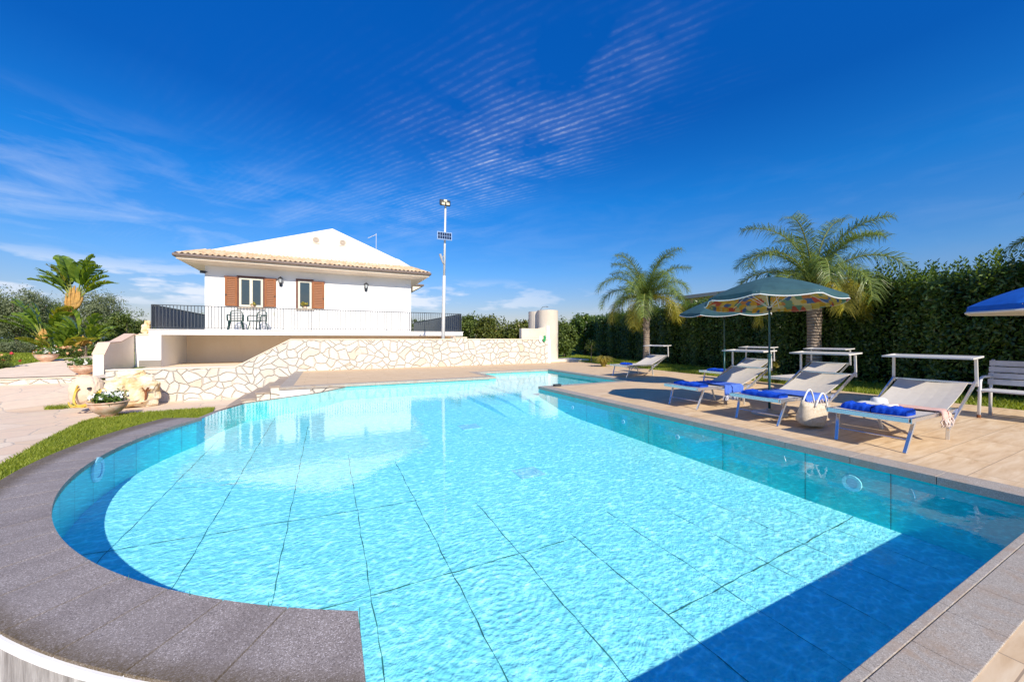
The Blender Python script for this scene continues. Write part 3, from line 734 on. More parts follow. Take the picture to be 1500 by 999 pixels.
mb = MB(); mb.box((XE - .16, YW - .03, -.02), (XE + .02, YW + .5, 1.20)); mb.build('end_pillar', M['wall'], sw)

# ---- steps from deck to terrace
mb = MB(); tr_ = MB()
for i, (x0, x1, z) in enumerate(((-1.56, -1.105, -.18), (-1.92, -1.56, -.36), (-2.28, -1.92, -.54), (-2.64, -2.28, -.72))):
    yb = 13.25 + .05 * i
    mb.box((x0 + .02, yb + .03, TL - .02), (x1, 16.38, z - .04)); tr_.box((x0 - .01, yb, z - .04), (x1, 16.38, z))
st = thing('stone_steps', (-1.9, 13.5, TL), 'stone steps leading down from the pool deck to the lower terrace', 'steps')
mb.build('riser', M['stonewall'], st); tr_.build('tread', mat('brown_tread', (.36, .285, .22), .8, var=.2, vscale=5), st)

# ================================================================== HOUSE
YB, YF = 22.0, 24.6                                                 # balcony front, house front
hs = thing('house', (0, YF, 0), 'white single storey house with gabled roof, brown shutters and a long balcony', 'house')
zt = W(222, 483, YB).z; zb_ = W(235, 490.5, YB).z
xbl, xbr = W(217.5, 483, YB).x, W(678, 487, YB).x
xl, xr = W(300, 450, YF).x, W(602, 450, YF).x
def roof_z(px, py): return W(px, py, YF).z
zwt = W(303, 389, YF).z
mb = MB(); mb.box((xl, YF, zt - .1), (xr, 36, zwt)); mb.build('wall', M['wall'], hs)
mb = MB(); mb.box((xbl, YB, zb_), (xbr, 36, zt)); mb.box((xbl - .04, YB - .04, zt), (xbr + .04, YB + .22, zt + .03)); mb.build('balcony_slab', M['wall'], hs, bevel=.01)
# lower storey: lit block, recess back wall
xb0, xb1 = W(198, 500, YB).x, W(236, 500, YB).x; xrr = W(664, 497, YB).x
mb = MB(); mb.box((xb0, YB + .01, -1.2), (xb1, 26.0, zb_ - .002)); mb.build('basement_pier', M['wall'], hs)
mb = MB(); mb.box((xb1, 25.4, -1.2), (xrr, 26.0, zb_ - .002)); mb.box((xrr, YB + .5, -1.2), (xrr + .3, 26.0, zb_ - .002)); mb.build('basement_wall', M['cream'], hs)
v0, v1 = W(203.5, 528, YB), W(238.5, 537, YB)
mb = MB(); mb.box((v0.x, YB - .012, v1.z), (xb1 + .004, YB + .012, v0.z))
for i in range(4): mb.box((v0.x, YB - .03, lerp(v1.z, v0.z, (i + .5) / 4) - .012), (xb1, YB - .012, lerp(v1.z, v0.z, (i + .5) / 4) + .012))
mb.build('vent', mat('vent_grille', (.28, .25, .22), .6), hs)
q = W(250.5, 529, 25.4); mb = MB(); mb.lathe([(.02, 0), (.09, 0)], (0, 0, 0), 16)
mb.v = [(q.x + a, 25.39, q.z + b) for a, b, c_ in mb.v]; mb.build('outlet', M['grout'], hs)
# stair parapet beside the pier
xp1 = W(197, 490, YB).x; xp0 = xp1 - .30
pf = [(19.5, W(152, 519.6, 19.5).z), (19.9, W(160, 503, 19.9).z), (20.75, W(177, 501.4, 20.75).z), (22.0, W(197, 490, 22.0).z)]
mb = MB(); mb.prism([(xp0, 19.5, -1.0)] + [(xp0, y_, z_) for y_, z_ in pf] + [(xp0, 22.0, -1.0)], (.30, 0, 0)); mb.build('stair_parapet', M['cream'], hs)
mb = MB()
for (ya, za), (yb, zb2) in zip(pf[:-1], pf[1:]): mb.prism([(xp0 - .03, ya, za), (xp0 - .03, yb, zb2), (xp0 - .03, yb, zb2 + .04), (xp0 - .03, ya, za + .04)], (.36, 0, 0))
mb.box((xp1, YB - .02, W(205, 489.8, YB).z - .05), (xbl, YB + .3, W(205, 489.8, YB).z)); mb.build('parapet_cap', mat('peach_cap', (.66, .48, .36), .8, var=.06), hs)
# roof
OV = 1.0; ex0, ex1 = W(255, 371, YF - OV).x, W(630, 401, YF - OV).x
zg = W(255, 371, YF - OV).z; zs = roof_z(305, 367)
gx = [W(px, py, YF) for px, py in ((303, 366.5), (487, 335), (580, 379), (584, 380), (603, 391.3))]
mb = MB(); mb.prism([(g.x, YF + .02, g.z) for g in gx] + [(gx[-1].x, YF + .02, zwt), (gx[0].x, YF + .02, zwt)], (0, .25, 0)); mb.build('gable', M['wall'], hs)
# corrugated tile planes
def tiles(A, B, C_, D_, nu, nv, amp=.035):                           # A-B eave, D-C ridge side
    vs = []; fs = []; A, B, C_, D_ = map(Vector, (A, B, C_, D_)); nrm = (B - A).cross(D_ - A).normalized()
    if nrm.z < 0: nrm = -nrm
    for j in range(nv + 1):
        for i in range(nu * 4 + 1):
            s_ = i / (nu * 4); r_ = j / nv
            p_ = A.lerp(B, s_).lerp(D_.lerp(C_, s_), r_); h = amp * math.sin(i * math.pi / 2) + .02 * (1 - (j * 1.0) % 1)
            if j % 2 == 0: h += .012
            vs.append(p_ + nrm * (h + .03))
    w_ = nu * 4 + 1
    for j in range(nv):
        for i in range(nu * 4): fs.append((j * w_ + i, j * w_ + i + 1, (j + 1) * w_ + i + 1, (j + 1) * w_ + i))
    return vs, fs
mb = MB()
mb.raw(*tiles((ex0, YF - OV, zg), (ex1, YF - OV, zg), (xr + .02, YF + .03, zs), (xl - .02, YF + .03, zs), 52, 6))
mb.raw(*tiles((ex0, 37, zg), (ex0, YF - OV, zg), (xl, YF + .03, zs), (xl, 36, zs), 60, 6))
mb.raw(*tiles((ex1, YF - OV, zg), (ex1, 37, zg), (xr, 36, zs), (xr, YF + .03, zs), 60, 6))
pk = gx[1]
mb.raw(*tiles((xl, 36, zs), (xl, YF + .27, zs), (pk.x, YF + .27, pk.z - .06), (pk.x, 36, pk.z - .06), 50, 14))
mb.raw(*tiles((xr, YF + .27, zs), (xr, 36, zs), (pk.x, 36, pk.z - .06), (pk.x, YF + .27, pk.z - .06), 50, 14))
mb.build('roof', M['tile'], hs, smooth=True)
mb = MB()
zo = zg - .20
mb.face([(ex0 + .06, YF - OV + .06, zo), (ex1 - .06, YF - OV + .06, zo), (xr, YF, zwt), (xl, YF, zwt)])
mb.face([(ex0 + .06, 37, zo), (ex0 + .06, YF - OV + .06, zo), (xl, YF, zwt), (xl, 36, zwt)])
mb.face([(ex1 - .06, YF - OV + .06, zo), (ex1 - .06, 37, zo), (xr, 36, zwt), (xr, YF, zwt)])
mb.box((ex0 + .05, YF - OV + .05, zo - .03), (ex1 - .05, YF - OV + .12, zg - .02)); mb.box((ex0 + .05, YF - OV + .12, zo - .03), (ex0 + .12, 37, zg - .02)); mb.box((ex1 - .12, YF - OV + .12, zo - .03), (ex1 - .05, 37, zg - .02))
mb.build('soffit', M['cream'], hs)
mb = MB()
def gut(a, b):
    d = Vector(b) - Vector(a); mb.bar(Vector(a) + Vector((0, 0, -.05)), Vector(b) + Vector((0, 0, -.05)), .15, .13)
gut((ex0 - .07, YF - OV - .02, zg), (ex1 + .07, YF - OV - .02, zg)); gut((ex0 - .02, YF - OV + .06, zg), (ex0 - .02, 37, zg)); gut((ex1 + .02, YF - OV + .06, zg), (ex1 + .02, 37, zg))
mb.build('gutter', M['gutter'], hs, bevel=.03)
# the lower eave behind, at right
a_, b_ = W(603, 417, 30), W(619, 417, 30)
mb = MB(); mb.box((a_.x, 29.5, a_.z - .12), (b_.x, 36, a_.z)); mb.build('rear_gutter', M['gutter'], hs)
mb = MB(); mb.prism([(a_.x, 29.6, a_.z - .12), (b_.x - .1, 29.6, a_.z - .12), (a_.x, 29.6, a_.z - .55)], (0, 6, 0)); mb.build('rear_soffit', M['cream'], hs)
# gable vents
for px, py in ((463, 352), (502, 355.8)):
    q = W(px, py, YF); o = MB().box((q.x - .20, YF - .02, q.z - .20), (q.x + .20, YF + .018, q.z + .20)).build('gable_vent', M['cream'], hs, bevel=.015)
    b2 = MB(); 
    for k in range(3):
        r0 = .03 + .05 * k
        for j in range(20):
            a, b = 2 * math.pi * j / 20, 2 * math.pi * (j + 1) / 20
            b2.face([(q.x + r0 * math.cos(a), YF - .026, q.z + r0 * math.sin(a)), (q.x + r0 * math.cos(b), YF - .026, q.z + r0 * math.sin(b)), (q.x + (r0 + .03) * math.cos(b), YF - .026, q.z + (r0 + .03) * math.sin(b)), (q.x + (r0 + .03) * math.cos(a), YF - .026, q.z + (r0 + .03) * math.sin(a))])
    b2.build('grille', M['gutter'], o)
# windows
def window(pl, pr, pt, pb, panes):
    a = W(pl, pt, YF); b = W(pr, pb, YF); x0, x1, z1 = a.x, b.x, a.z; z0 = W(pl, pb, YF).z
    mb = MB(); t_ = .10
    mb.box((x0 - .05, YF - .05, z0 - .02), (x0 + t_ - .05, YF + .03, z1)); mb.box((x1 - t_ + .05, YF - .05, z0 - .02), (x1 + .05, YF + .03, z1)); mb.box((x0 - .05, YF - .055, z1), (x1 + .05, YF + .03, z1 + .10))
    wf = mb.build('window_surround', M['shutdark'], hs)
    mb = MB(); x0 += .055; x1 -= .055; f_ = .10
    mb.box((x0, YF - .03, z0), (x1, YF + .02, z0 + f_)); mb.box((x0, YF - .03, z1 - f_), (x1, YF + .02, z1)); mb.box((x0, YF - .028, z0), (x0 + f_, YF + .02, z1)); mb.box((x1 - f_, YF - .028, z0), (x1, YF + .02, z1))
    if panes == 2: mb.box(((x0 + x1) / 2 - .07, YF - .032, z0), ((x0 + x1) / 2 + .07, YF + .02, z1))
    mb.build('frame', M['frame'], wf, bevel=.006)
    mb = MB(); mb.box((x0 + .03, YF - .008, z0 + .03), (x1 - .03, YF - .004, z1 - .03)); mb.build('pane', M['glass'], wf)
    mb = MB(); mb.box((x0 - .12, YF - .12, z0 - .09), (x1 + .12, YF + .02, z0 - .024)); mb.build('sill', M['cream'], wf)
    return x0, x1, z0, z1
w1 = window(348.5, 387, 406.5, 449, 2); w2 = window(435, 458, 411, 451.5, 1)
def shutter(pl, pr, pt, pb, knob):
    a = W(pl, pt, YF); b = W(pr, pb, YF); x0, x1, z1 = a.x, b.x, a.z; z0 = W(pl, pb, YF).z; y0 = YF - .11
    mb = MB(); s_ = .09
    mb.box((x0, y0, z0), (x0 + s_, y0 + .045, z1)); mb.box((x1 - s_, y0, z0), (x1, y0 + .045, z1)); mb.box((x0 + s_, y0, z1 - s_), (x1 - s_, y0 + .045, z1)); mb.box((x0 + s_, y0, z0), (x1 - s_, y0 + .045, z0 + s_))
    k = int((z1 - z0 - 2 * s_) / .095)
    for i in range(k):
        zc = z0 + s_ + (i + .5) * (z1 - z0 - 2 * s_) / k
        mb.raw([(x0 + s_, y0 + .005, zc - .045), (x1 - s_, y0 + .005, zc - .045), (x1 - s_, y0 + .04, zc + .045), (x0 + s_, y0 + .04, zc + .045)], [(0, 1, 2, 3)])
        mb.box((x0 + s_, y0 + .002, zc - .052), (x1 - s_, y0 + .02, zc - .036))
    o = mb.build('shutter', M['shutter'], hs)
    mb = MB(); mb.box((x0 - .03, y0 - .01, z1), (x1 + .03, YF + .01, z1 + .06)); mb.build('top_rail', M['shutdark'], o)
    kx = x0 + .05 if knob else x1 - .05
    mb = MB(); mb.box((kx - .03, y0 - .03, z0 + .55), (kx + .03, y0, z0 + .62)); mb.build('latch', M['black'], o)
shutter(330, 348, 406, 448, True); shutter(388, 404.5, 409, 449.5, False); shutter(457.5, 475, 413.5, 452, False)
# wall lanterns
for px, py in ((411.5, 412), (536, 420)):
    q = W(px, py, YF); b2 = MB()
    b2.lathe([(.0, .24), (.035, .21), (.14, .12), (.14, .10), (.0, .10)], (q.x, YF - .22, q.z), 8); b2.lathe([(.0, -.17), (.05, -.15), (.09, -.12), (.0, -.12)], (q.x, YF - .22, q.z), 8)
    for k in range(6): a = k * math.pi / 3; b2.bar((q.x + .085 * math.cos(a), YF - .22 + .085 * math.sin(a), q.z - .12), (q.x + .125 * math.cos(a), YF - .22 + .125 * math.sin(a), q.z + .10), .014)
    b2.bar((q.x, YF - .22, q.z - .16), (q.x, YF, q.z - .20), .03); b2.box((q.x - .05, YF - .03, q.z - .30), (q.x + .05, YF - .003, q.z - .05))
    o = b2.build('wall_lantern', M['black'], hs); b3 = MB(); b3.lathe([(.075, -.12), (.11, .10)], (q.x, YF - .22, q.z), 6); b3.build('lantern_glass', M['lamp'], o)
# floodlight at the left corner
q = W(297.5, 399, YF - .1); mb = MB(); mb.box((q.x - .10, YF - .25, q.z - .05), (q.x + .10, YF - .08, q.z + .07), rz=.5); mb.bar((q.x, YF - .1, q.z), (xl + .1, YF, q.z + .05), .04); mb.build('corner_floodlight', M['black'], hs)
# socket plate under window one
q = W(401, 460, YF); mb = MB(); mb.box((q.x - .06, YF - .015, q.z - .1), (q.x + .06, YF - .002, q.z + .1)); mb.build('socket_plate', M['frame'], hs)
# railing
rl = MB(); posts = []; zr = W(222, 446, YB).z; z0r = zt + .07
def rail(a, b, step=.125, post=10):
    a = Vector(a); b = Vector(b); L = (b - a).length; n = int(L / step)
    rl.bar((a.x, a.y, zr), (b.x, b.y, zr), .055, .035); rl.bar((a.x, a.y, z0r + .04), (b.x, b.y, z0r + .04), .04, .025)
    for i in range(n + 1):
        p_ = a.lerp(b, i / n); big = (i % post == 0) or i == n
        posts.append(p_) if big else rl.bar((p_.x, p_.y, zt + .09), (p_.x, p_.y, zr), .024)
RY = YB + .10
xr0, xr1 = W(222, 446, RY).x, W(675.5, 459, RY).x
rail((xr0, RY, 0), (xr1, RY, 0)); rail((xr0, RY + .12, 0), (xr0, 33, 0)); rail((xr1, RY + .12, 0), (xr1, 36, 0))
ro_ = rl.build('balcony_railing', M['iron'], hs)
for p_ in posts: MB().bar((p_.x, p_.y, zt), (p_.x, p_.y, zr), .034).build('railing_post', M['iron'], ro_)
MB().box((xr0 + .03, RY + .2, z0r), (xr0 + .045, 32.8, zr - .05)).build('railing_screen', M['screen'], hs); MB().box((xr1 - .045, RY + .2, z0r), (xr1 - .03, 36, zr - .06)).build('railing_screen', M['screen'], hs)
# aerial
q = W(551, 362, YF + 3); mb = MB(); mb.tube([(q.x, YF + 3, q.z - .6), (q.x, YF + 3, q.z + .95)], .018, 6); mb.bar((q.x - .55, YF + 3, q.z + .55), (q.x + .02, YF + 3, q.z + .88), .02)
for k in range(6): mb.bar((q.x - .5 + .09 * k, YF + 2.8, q.z + .58 + .053 * k), (q.x - .5 + .09 * k, YF + 3.2, q.z + .58 + .053 * k), .012)
mb.build('aerial', M['polew'], hs)

# ---- low retaining wall, path, at the left
YP = 19.6
q0, q1 = W(-260, 553, YP), W(150, 553, YP)
mb = MB(); mb.box((q0.x, YP, -1.2), (xp0 - .002, YP + .3, -.195)); lw = thing('low_stone_wall', (q1.x, YP, -.4), 'low cream stone kerb wall edging the upper path at left', 'wall')
mb.build('masonry', M['stonewall'], lw); MB().box((q0.x, YP - .03, -.195), (xp0 - .002, YP + .33, -.165)).build('cap', M['path'], lw)
def PG(px, py):                                                      # photo point on the rising left ground
    d = 12.0
    while d < 400:
        q_ = Q(px, py, d)
        if q_.z <= left_ground(q_.y) + .0: return q_
        d += .05
    return Q(px, py, 60)
edge = [PG(*e_) for e_ in ((-120, 549), (-60, 545.5), (0, 541.5), (30, 535), (60, 530.5), (90, 526), (115, 523), (137, 521), (160, 520), (200, 519))]
mb = MB(); nn = len(edge); epx = (-120, -60, 0, 30, 60, 90, 115, 137, 160, 200); nearx = [min(W(e_, 500, YP + .33).x, xp0) for e_ in epx]
for i in range(nn - 1):
    for j in range(5):
        def pt(i_, r_):
            e_ = edge[i_]; y_ = lerp(YP + .33, e_.y, r_); return (lerp(nearx[i_], e_.x, r_), y_, left_ground(y_) + .02)
        mb.face([pt(i, j / 5), pt(i + 1, j / 5), pt(i + 1, (j + 1) / 5), pt(i, (j + 1) / 5)])
tag(mb.build('path', M['path']), kind='structure')
tag(MB().face([(-7.2, 16.8, -.03), (10.4, 16.8, -.03), (10.4, 25.6, -.03), (-7.2, 25.6, -.03)]).build('bounce_paving', mat('bounce_paving', (.74, .60, .44), .8, var=.08)), kind='structure')  # pale floor added to bounce warm light into the balcony recess
lp = [(e_.x, e_.y + .03) for e_ in edge] + [(-9, 34), (-40, 40), (-45, 24)]
blades('grass', lp, lambda x, y: left_ground(y), 45000, .10, .035, 'green lawn beyond the pale path at left')

# ---- outdoor shower
sh = thing('outdoor_shower', W(795, 527, 17.6), 'pale curved concrete shower shell with a low side wall beside the stone wall', 'shower')
def halfcyl(px0, px1, ptop, Y, z0, name, a0_=0, a1_=360, th=.05):
    a = W(px0, ptop, Y); b = W(px1, ptop, Y); r_ = (b.x - a.x) / 2; cx = (a.x + b.x) / 2; zt_ = a.z
    mb = MB(); n = 22; A = [R(lerp(a0_, a1_, k / n)) for k in range(n + 1)]
    for i in range(n):
        o0 = (cx + r_ * math.cos(A[i]), Y + r_ * math.sin(A[i])); o1_ = (cx + r_ * math.cos(A[i + 1]), Y + r_ * math.sin(A[i + 1]))
        i0 = (cx + (r_ - th) * math.cos(A[i]), Y + (r_ - th) * math.sin(A[i])); i1 = (cx + (r_ - th) * math.cos(A[i + 1]), Y + (r_ - th) * math.sin(A[i + 1]))
        mb.raw([(*o0, z0), (*o1_, z0), (*o1_, zt_), (*o0, zt_), (*i0, z0), (*i1, z0), (*i1, zt_), (*i0, zt_)], [(0, 1, 2, 3), (5, 4, 7, 6), (3, 2, 6, 7), (0, 3, 7, 4), (1, 5, 6, 2)])
    return mb.build(name, M['shower'], sh, smooth=False)
halfcyl(776, 802, 456.5, 18.3, -.1, 'rear_shell'); halfcyl(789, 815, 454.5, 17.5, -.1, 'front_shell', 120, 400)
a, b = W(764, 481, 17.0), W(800, 478, 17.0)
mb = MB(); mb.prism([(a.x, 17.0, -.1), (b.x, 17.0, -.1), (b.x, 17.0, b.z), (lerp(a.x, b.x, .7), 17.0, a.z), (a.x, 17.0, a.z)], (0, .25, 0)); mb.build('side_wall', M['shower'], sh)
mb = MB(); mb.box((b.x - .02, 16.92, -.0), (b.x + .18, 17.2, b.z)); mb.build('side_pillar', M['wall'], sh)
q = W(792, 454, 17.5); mb = MB(); mb.tube([q + Vector((0, 0, -.3)), q + Vector((0, 0, .02)), q + Vector((.12, 0, .16)), q + Vector((.38, -.05, .2))], .014, 6); mb.lathe([(.0, 0), (.07, -.03), (0, -.03)], q + Vector((.40, -.05, .2)), 10); mb.build('shower_pipe', M['iron'], sh)
q = W(812, 491, 17.2); mb = MB(); mb.tube([W(813, 458, 17.15), W(813, 524, 17.15)], .02, 6); mb.lathe([(0, .03), (.045, .03), (.045, -.03), (0, -.03)], q, 10); mb.build('riser_pipe', M['alu'], sh)
a, b = W(806, 531, 16.6), W(856, 531, 16.6); tag(MB().box((XE + .03, 16.7, .004), (b.x + .4, 18.4, .10)).build('shower_tray', M['cream'], bevel=.01), 'pale raised stone slab at the foot of the outdoor shower', 'shower base')
# glazed plaque on the wall end
pq = W(795, 496.5, YW - .06); po = thing('glazed_plaque', pq, 'small green and white glazed ceramic ornament on the end of the stone wall', 'ornament')
mb = MB(); 
def chip(cx, cz, pts, d, name, m_): 
    mb = MB(); mb.prism([(pq.x + cx + x, pq.y + d, pq.z + cz + z) for x, z in pts], (0, .03, 0)); mb.build(name, m_, po)
chip(-.10, .0, [(-.10, .14), (.02, .17), (.08, .08), (.03, -.04), (.06, -.16), (-.04, -.20), (-.12, -.06)], 0, 'white_chip', M['whiteglaze'])
chip(.06, .02, [(-.02, .12), (.10, .17), (.13, .02), (.10, -.14), (.0, -.17), (-.06, -.05), (.02, .02)], -.004, 'green_chip', M['patina'])

# ---- distant ochre building behind the hedge
a = Q(1003, 437, 34)
fb = thing('farm_building', (a.x + 3, a.y, 0), 'ochre building with a pale low roof just showing over the hedge', 'building')
MB().box((a.x, a.y - 4.8, 0), (a.x + 8, a.y, a.z - .1)).build('wall', M['bldg'], fb)
mb = MB(); mb.prism([(a.x - .4, a.y + .4, a.z - .1), (a.x + 8.4, a.y + .4, a.z - .1), (a.x + 8.4, a.y + .4, a.z + .2), (a.x + 4, a.y + .4, a.z + .8), (a.x - .4, a.y + .4, a.z + .2)], (0, -5.6, 0)); mb.build('roof', M['rooflight'], fb)

# ================================================================== VEGETATION
def foliage_blob(name, centres, n, leaf, lw, m_, parent, up=.2, shell=.55, world=True, flat=1.0):
    """leaf clumps through the volume of several ellipsoids (c, rx, ry, rz)"""
    vol = np.array([c[1] * c[2] * c[3] for c in centres]) ** (2 / 3); vol /= vol.sum()
    Vs = []; Fs = []; b = 0
    for (c, rx, ry, rz), f_ in zip(centres, vol):
        k = int(n * f_)
        if k < 4: continue
        ncl = max(6, k // 40); d = rng.normal(size=(ncl, 3)); d /= np.linalg.norm(d, axis=1, keepdims=True)
        rr = (shell + (1 - shell) * rng.random(ncl)) ** .7 * rng.uniform(.80, 1.13, ncl); cl = d * rr[:, None]
        idx = rng.integers(0, ncl, k); sc = np.array([rx, ry, rz])
        pts = cl[idx] * sc + rng.normal(size=(k, 3)) * .16 * sc.mean() * flat
        nr = d[idx] + rng.normal(size=(k, 3)) * .8
        V, Q_ = leaf_cards(pts + np.array(c), nr, leaf * rng.uniform(.6, 1.35, k), lw * rng.uniform(.7, 1.3, k), up)
        Vs.append(V); Fs.append(Q_ + b); b += len(V)
    return npmesh(name, np.concatenate(Vs), np.concatenate(Fs), m_, parent, world)

# ---- tall hedge on the right, following its line on the lawn
hb = [((1660, 604), 345), ((1500, 588), 376), ((1440, 583), 384), ((1412, 579), 398), ((1340, 571), 403), ((1270, 562), 405), ((1180, 553), 424), ((1100, 546), 434), ((1040, 540), 438), ((980, 534), 448), ((900, 525), 459), ((860, 520), 466), ((832, 514.5), 471)]
hl = [(P(*b_), Q(b_[0], tp, (CH * F / (b_[1] - HOR))).z) for b_, tp in hb]
hl = [(p_ + Vector((.45, 0, 0)), z_) for p_, z_ in hl]
hl.insert(0, (Vector((13.1, -3, 0)), 2.9))
hp = thing('tall_hedge', (13.9, 8.3, 0), 'tall dark green broadleaf hedge along the right lawn, its tips in sunlight', 'hedge')
Ls = [0]
for i in range(len(hl) - 1): Ls.append(Ls[-1] + (hl[i + 1][0] - hl[i][0]).length)
def hedge_at(s_):
    s_ = np.clip(s_, 0, Ls[-1] - 1e-3); px_ = np.interp(s_, Ls, [h_[0].x for h_ in hl]); py_ = np.interp(s_, Ls, [h_[0].y for h_ in hl]); hh = np.interp(s_, Ls, [h_[1] for h_ in hl]); return px_, py_, hh
n = 150000
near = rng.random(n); s_ = (near ** 1.5) * Ls[-1]
hx, hy, hh = hedge_at(s_); hx2, hy2, _ = hedge_at(s_ + .2)
tx_, ty_ = hx2 - hx, hy2 - hy; tl = np.hypot(tx_, ty_) + 1e-9; tx_ /= tl; ty_ /= tl; nxv, nyv = -ty_, tx_        # towards the pool
bumpy = .10 * np.sin(s_ * 3.1) + .07 * np.sin(s_ * 7.7 + 2)
zf = rng.random(n) ** .85; top_ = rng.random(n) < .33
dep = np.where(top_, rng.uniform(-.1, 1.2, n), rng.normal(0, .13, n) + .05) - bumpy
zz_ = np.where(top_, hh - .18 + rng.normal(0, .13, n) + .13 * np.sin(s_ * 5.3), zf * (hh - .05))
C_ = np.stack([hx - nxv * dep, hy - nyv * dep, zz_ - .02], 1)
Nn = np.stack([nxv, nyv, .6 + 0 * nxv], 1) + rng.normal(size=(n, 3)) * .65
lsz = .085 + .05 * (s_ / Ls[-1])
V, Q1 = leaf_cards(C_, Nn, lsz * rng.uniform(.7, 1.5, n), lsz * .5, .5)
# upright shoots along the top
ns = 900; ss = (rng.random(ns) ** 1.4) * Ls[-1]; sx_, sy_, sh_ = hedge_at(ss); C2 = []; N2 = []; U2 = []
for k in range(ns):
    H_ = rng.uniform(.12, .55) * (1.25 if ss[k] < 9 else 1); ox, oy = rng.uniform(-.1, .9), rng.uniform(-.2, .2); lx, ly = rng.normal(0, .12, 2)
    for j in range(int(H_ / .022)):
        z_ = j * .022; a = j * 2.4
        C2.append((sx_[k] + ox + lx * z_ + .05 * math.cos(a), sy_[k] + oy + ly * z_ + .05 * math.sin(a), sh_[k] - .2 + z_)); U2.append((math.cos(a), math.sin(a), .9)); N2.append((-math.cos(a) * .8, -math.sin(a) * .8, .8))
C2, N2, U2 = map(np.array, (C2, N2, U2)); V2, Q2 = leaf_cards(C2, N2, .10, .042, U=U2.astype(float))
npmesh('foliage', np.concatenate([V, V2]), np.concatenate([Q1, Q2 + len(V)]), M['hedge'], hp)
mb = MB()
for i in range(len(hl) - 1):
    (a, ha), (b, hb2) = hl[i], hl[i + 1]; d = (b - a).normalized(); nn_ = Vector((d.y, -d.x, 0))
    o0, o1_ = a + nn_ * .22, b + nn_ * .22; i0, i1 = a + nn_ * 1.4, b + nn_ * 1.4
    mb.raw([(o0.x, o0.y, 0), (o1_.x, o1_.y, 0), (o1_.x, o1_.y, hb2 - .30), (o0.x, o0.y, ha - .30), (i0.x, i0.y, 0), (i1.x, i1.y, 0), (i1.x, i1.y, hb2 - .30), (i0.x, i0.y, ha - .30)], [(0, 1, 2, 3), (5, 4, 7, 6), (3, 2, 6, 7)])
mb.build('shade_core', M['hedgecore'], hp)  # near-black sheets put in as the darkness behind the leaves

# ---- the bushes behind the stone wall
def bush(name, base, rx, ry, h, n, leaf, m_, label, cat='bush', group=None, core=.72, lobes=5, lw=.5):
    t_ = thing(name, base, label, cat, group)
    cs = [(Vector(base) + Vector((0, 0, h * .52)), rx * .8, ry * .8, h * .5)]
    for k in range(lobes):
        a = rng.uniform(0, 6.28); cs.append((Vector(base) + Vector((math.cos(a) * rx * .55, math.sin(a) * ry * .55, h * rng.uniform(.35, .78))), rx * rng.uniform(.35, .5), ry * rng.uniform(.35, .5), h * rng.uniform(.22, .32)))
    foliage_blob('crown', cs, n, leaf, leaf * lw, m_, t_)
    mb = MB(); 
    for k in range(3):
        a = k * 2.1; mb.tube([Vector(base) + Vector((0, 0, -.1)), Vector(base) + Vector((math.cos(a) * rx * .2, math.sin(a) * ry * .2, h * .35)), Vector(base) + Vector((math.cos(a) * rx * .4, math.sin(a) * ry * .4, h * .65))], [.07, .05, .02], 6)
    mb.build('trunk', M['bark'], t_); return t_
for (px, top_y, d, wd, m_, lab) in ((690, 462, 29, 44, 'bush', 'bright green rounded bush right beside the balcony end'), (728, 464, 27, 50, 'photinia', 'reddish green bush in the middle of the row behind the stone wall'), (757, 470, 26, 34, 'photinia', 'dark reddish bush touching the low shower wall'), (826, 468, 27, 34, 'bush', 'green bush between the shower shell and the tall hedge'), (856, 462, 30, 40, 'hedge', 'dark bush rising at the far end of the tall hedge')):
    q = Q(px, 500, d); h_ = Q(px, top_y, d).z; q.z = -.05; r_ = wd / F * d / 2 * 1.25
    bush('background_bush', q, r_, r_ * .8, h_, 7000, .20, M[m_], lab, group='bushes behind the stone wall')

# ---- trees at left
def tree(name, px, py_top, d, wpx, n, leaf, m_, label, base_py=505, cz=.5, lobes=8, cat='tree', group=None):
    q = Q(px, base_py, d); top = Q(px, py_top, d).z; gz = left_ground(q.y); base = Vector((q.x, q.y, gz)); h = top - gz; r_ = wpx / F * d / 2
    t_ = thing(name, base, label, cat, group); cs = [(base + Vector((0, 0, h * .55)), r_ * .8, r_ * .7, h * .42)]
    for k in range(lobes):
        a = rng.uniform(0, 6.28); e = rng.uniform(.3, .8); cs.append((base + Vector((math.cos(a) * r_ * .62, math.sin(a) * r_ * .5, h * e)), r_ * rng.uniform(.28, .45), r_ * rng.uniform(.28, .45), h * rng.uniform(.14, .24)))
    foliage_blob('crown', cs, n, leaf, leaf * .42, m_, t_)
    mb = MB(); mb.tube([base + Vector((0, 0, -.2)), base + Vector((.1, 0, h * .3)), base + Vector((0, .1, h * .6))], [h * .035, h * .028, h * .01], 8)
    for k in range(5): a = k * 1.26; mb.tube([base + Vector((.05, 0, h * .25)), base + Vector((math.cos(a) * r_ * .4, math.sin(a) * r_ * .4, h * .5)), base + Vector((math.cos(a) * r_ * .65, math.sin(a) * r_ * .6, h * .7))], [h * .018, h * .012, h * .005], 6)
    mb.build('trunk', M['bark'], t_); return t_
tree('olive_tree', -30, 428, 31, 120, 16000, .17, M['olive'], 'grey green olive tree at the left edge of the photo')
tree('olive_tree', 24, 416, 28, 96, 15000, .15, M['olive'], 'big grey green olive tree left of the tall paddle leaved plant')
tree('olive_tree', 140, 423, 29, 88, 16000, .15, M['olive'], 'grey green olive tree right behind the tall paddle leaved plant')
tree('green_tree', 186, 455, 27, 58, 9000, .16, M['bush'], 'mid green low tree between the olive tree and the balcony corner')
tree('green_tree', 62, 440, 33, 80, 9000, .18, M['bush'], 'dark green tree half hidden behind the tall paddle leaved plant')
tree('green_tree', 217, 470, 40, 40, 5000, .22, M['bush'], 'small far tree just left of the balcony railing')
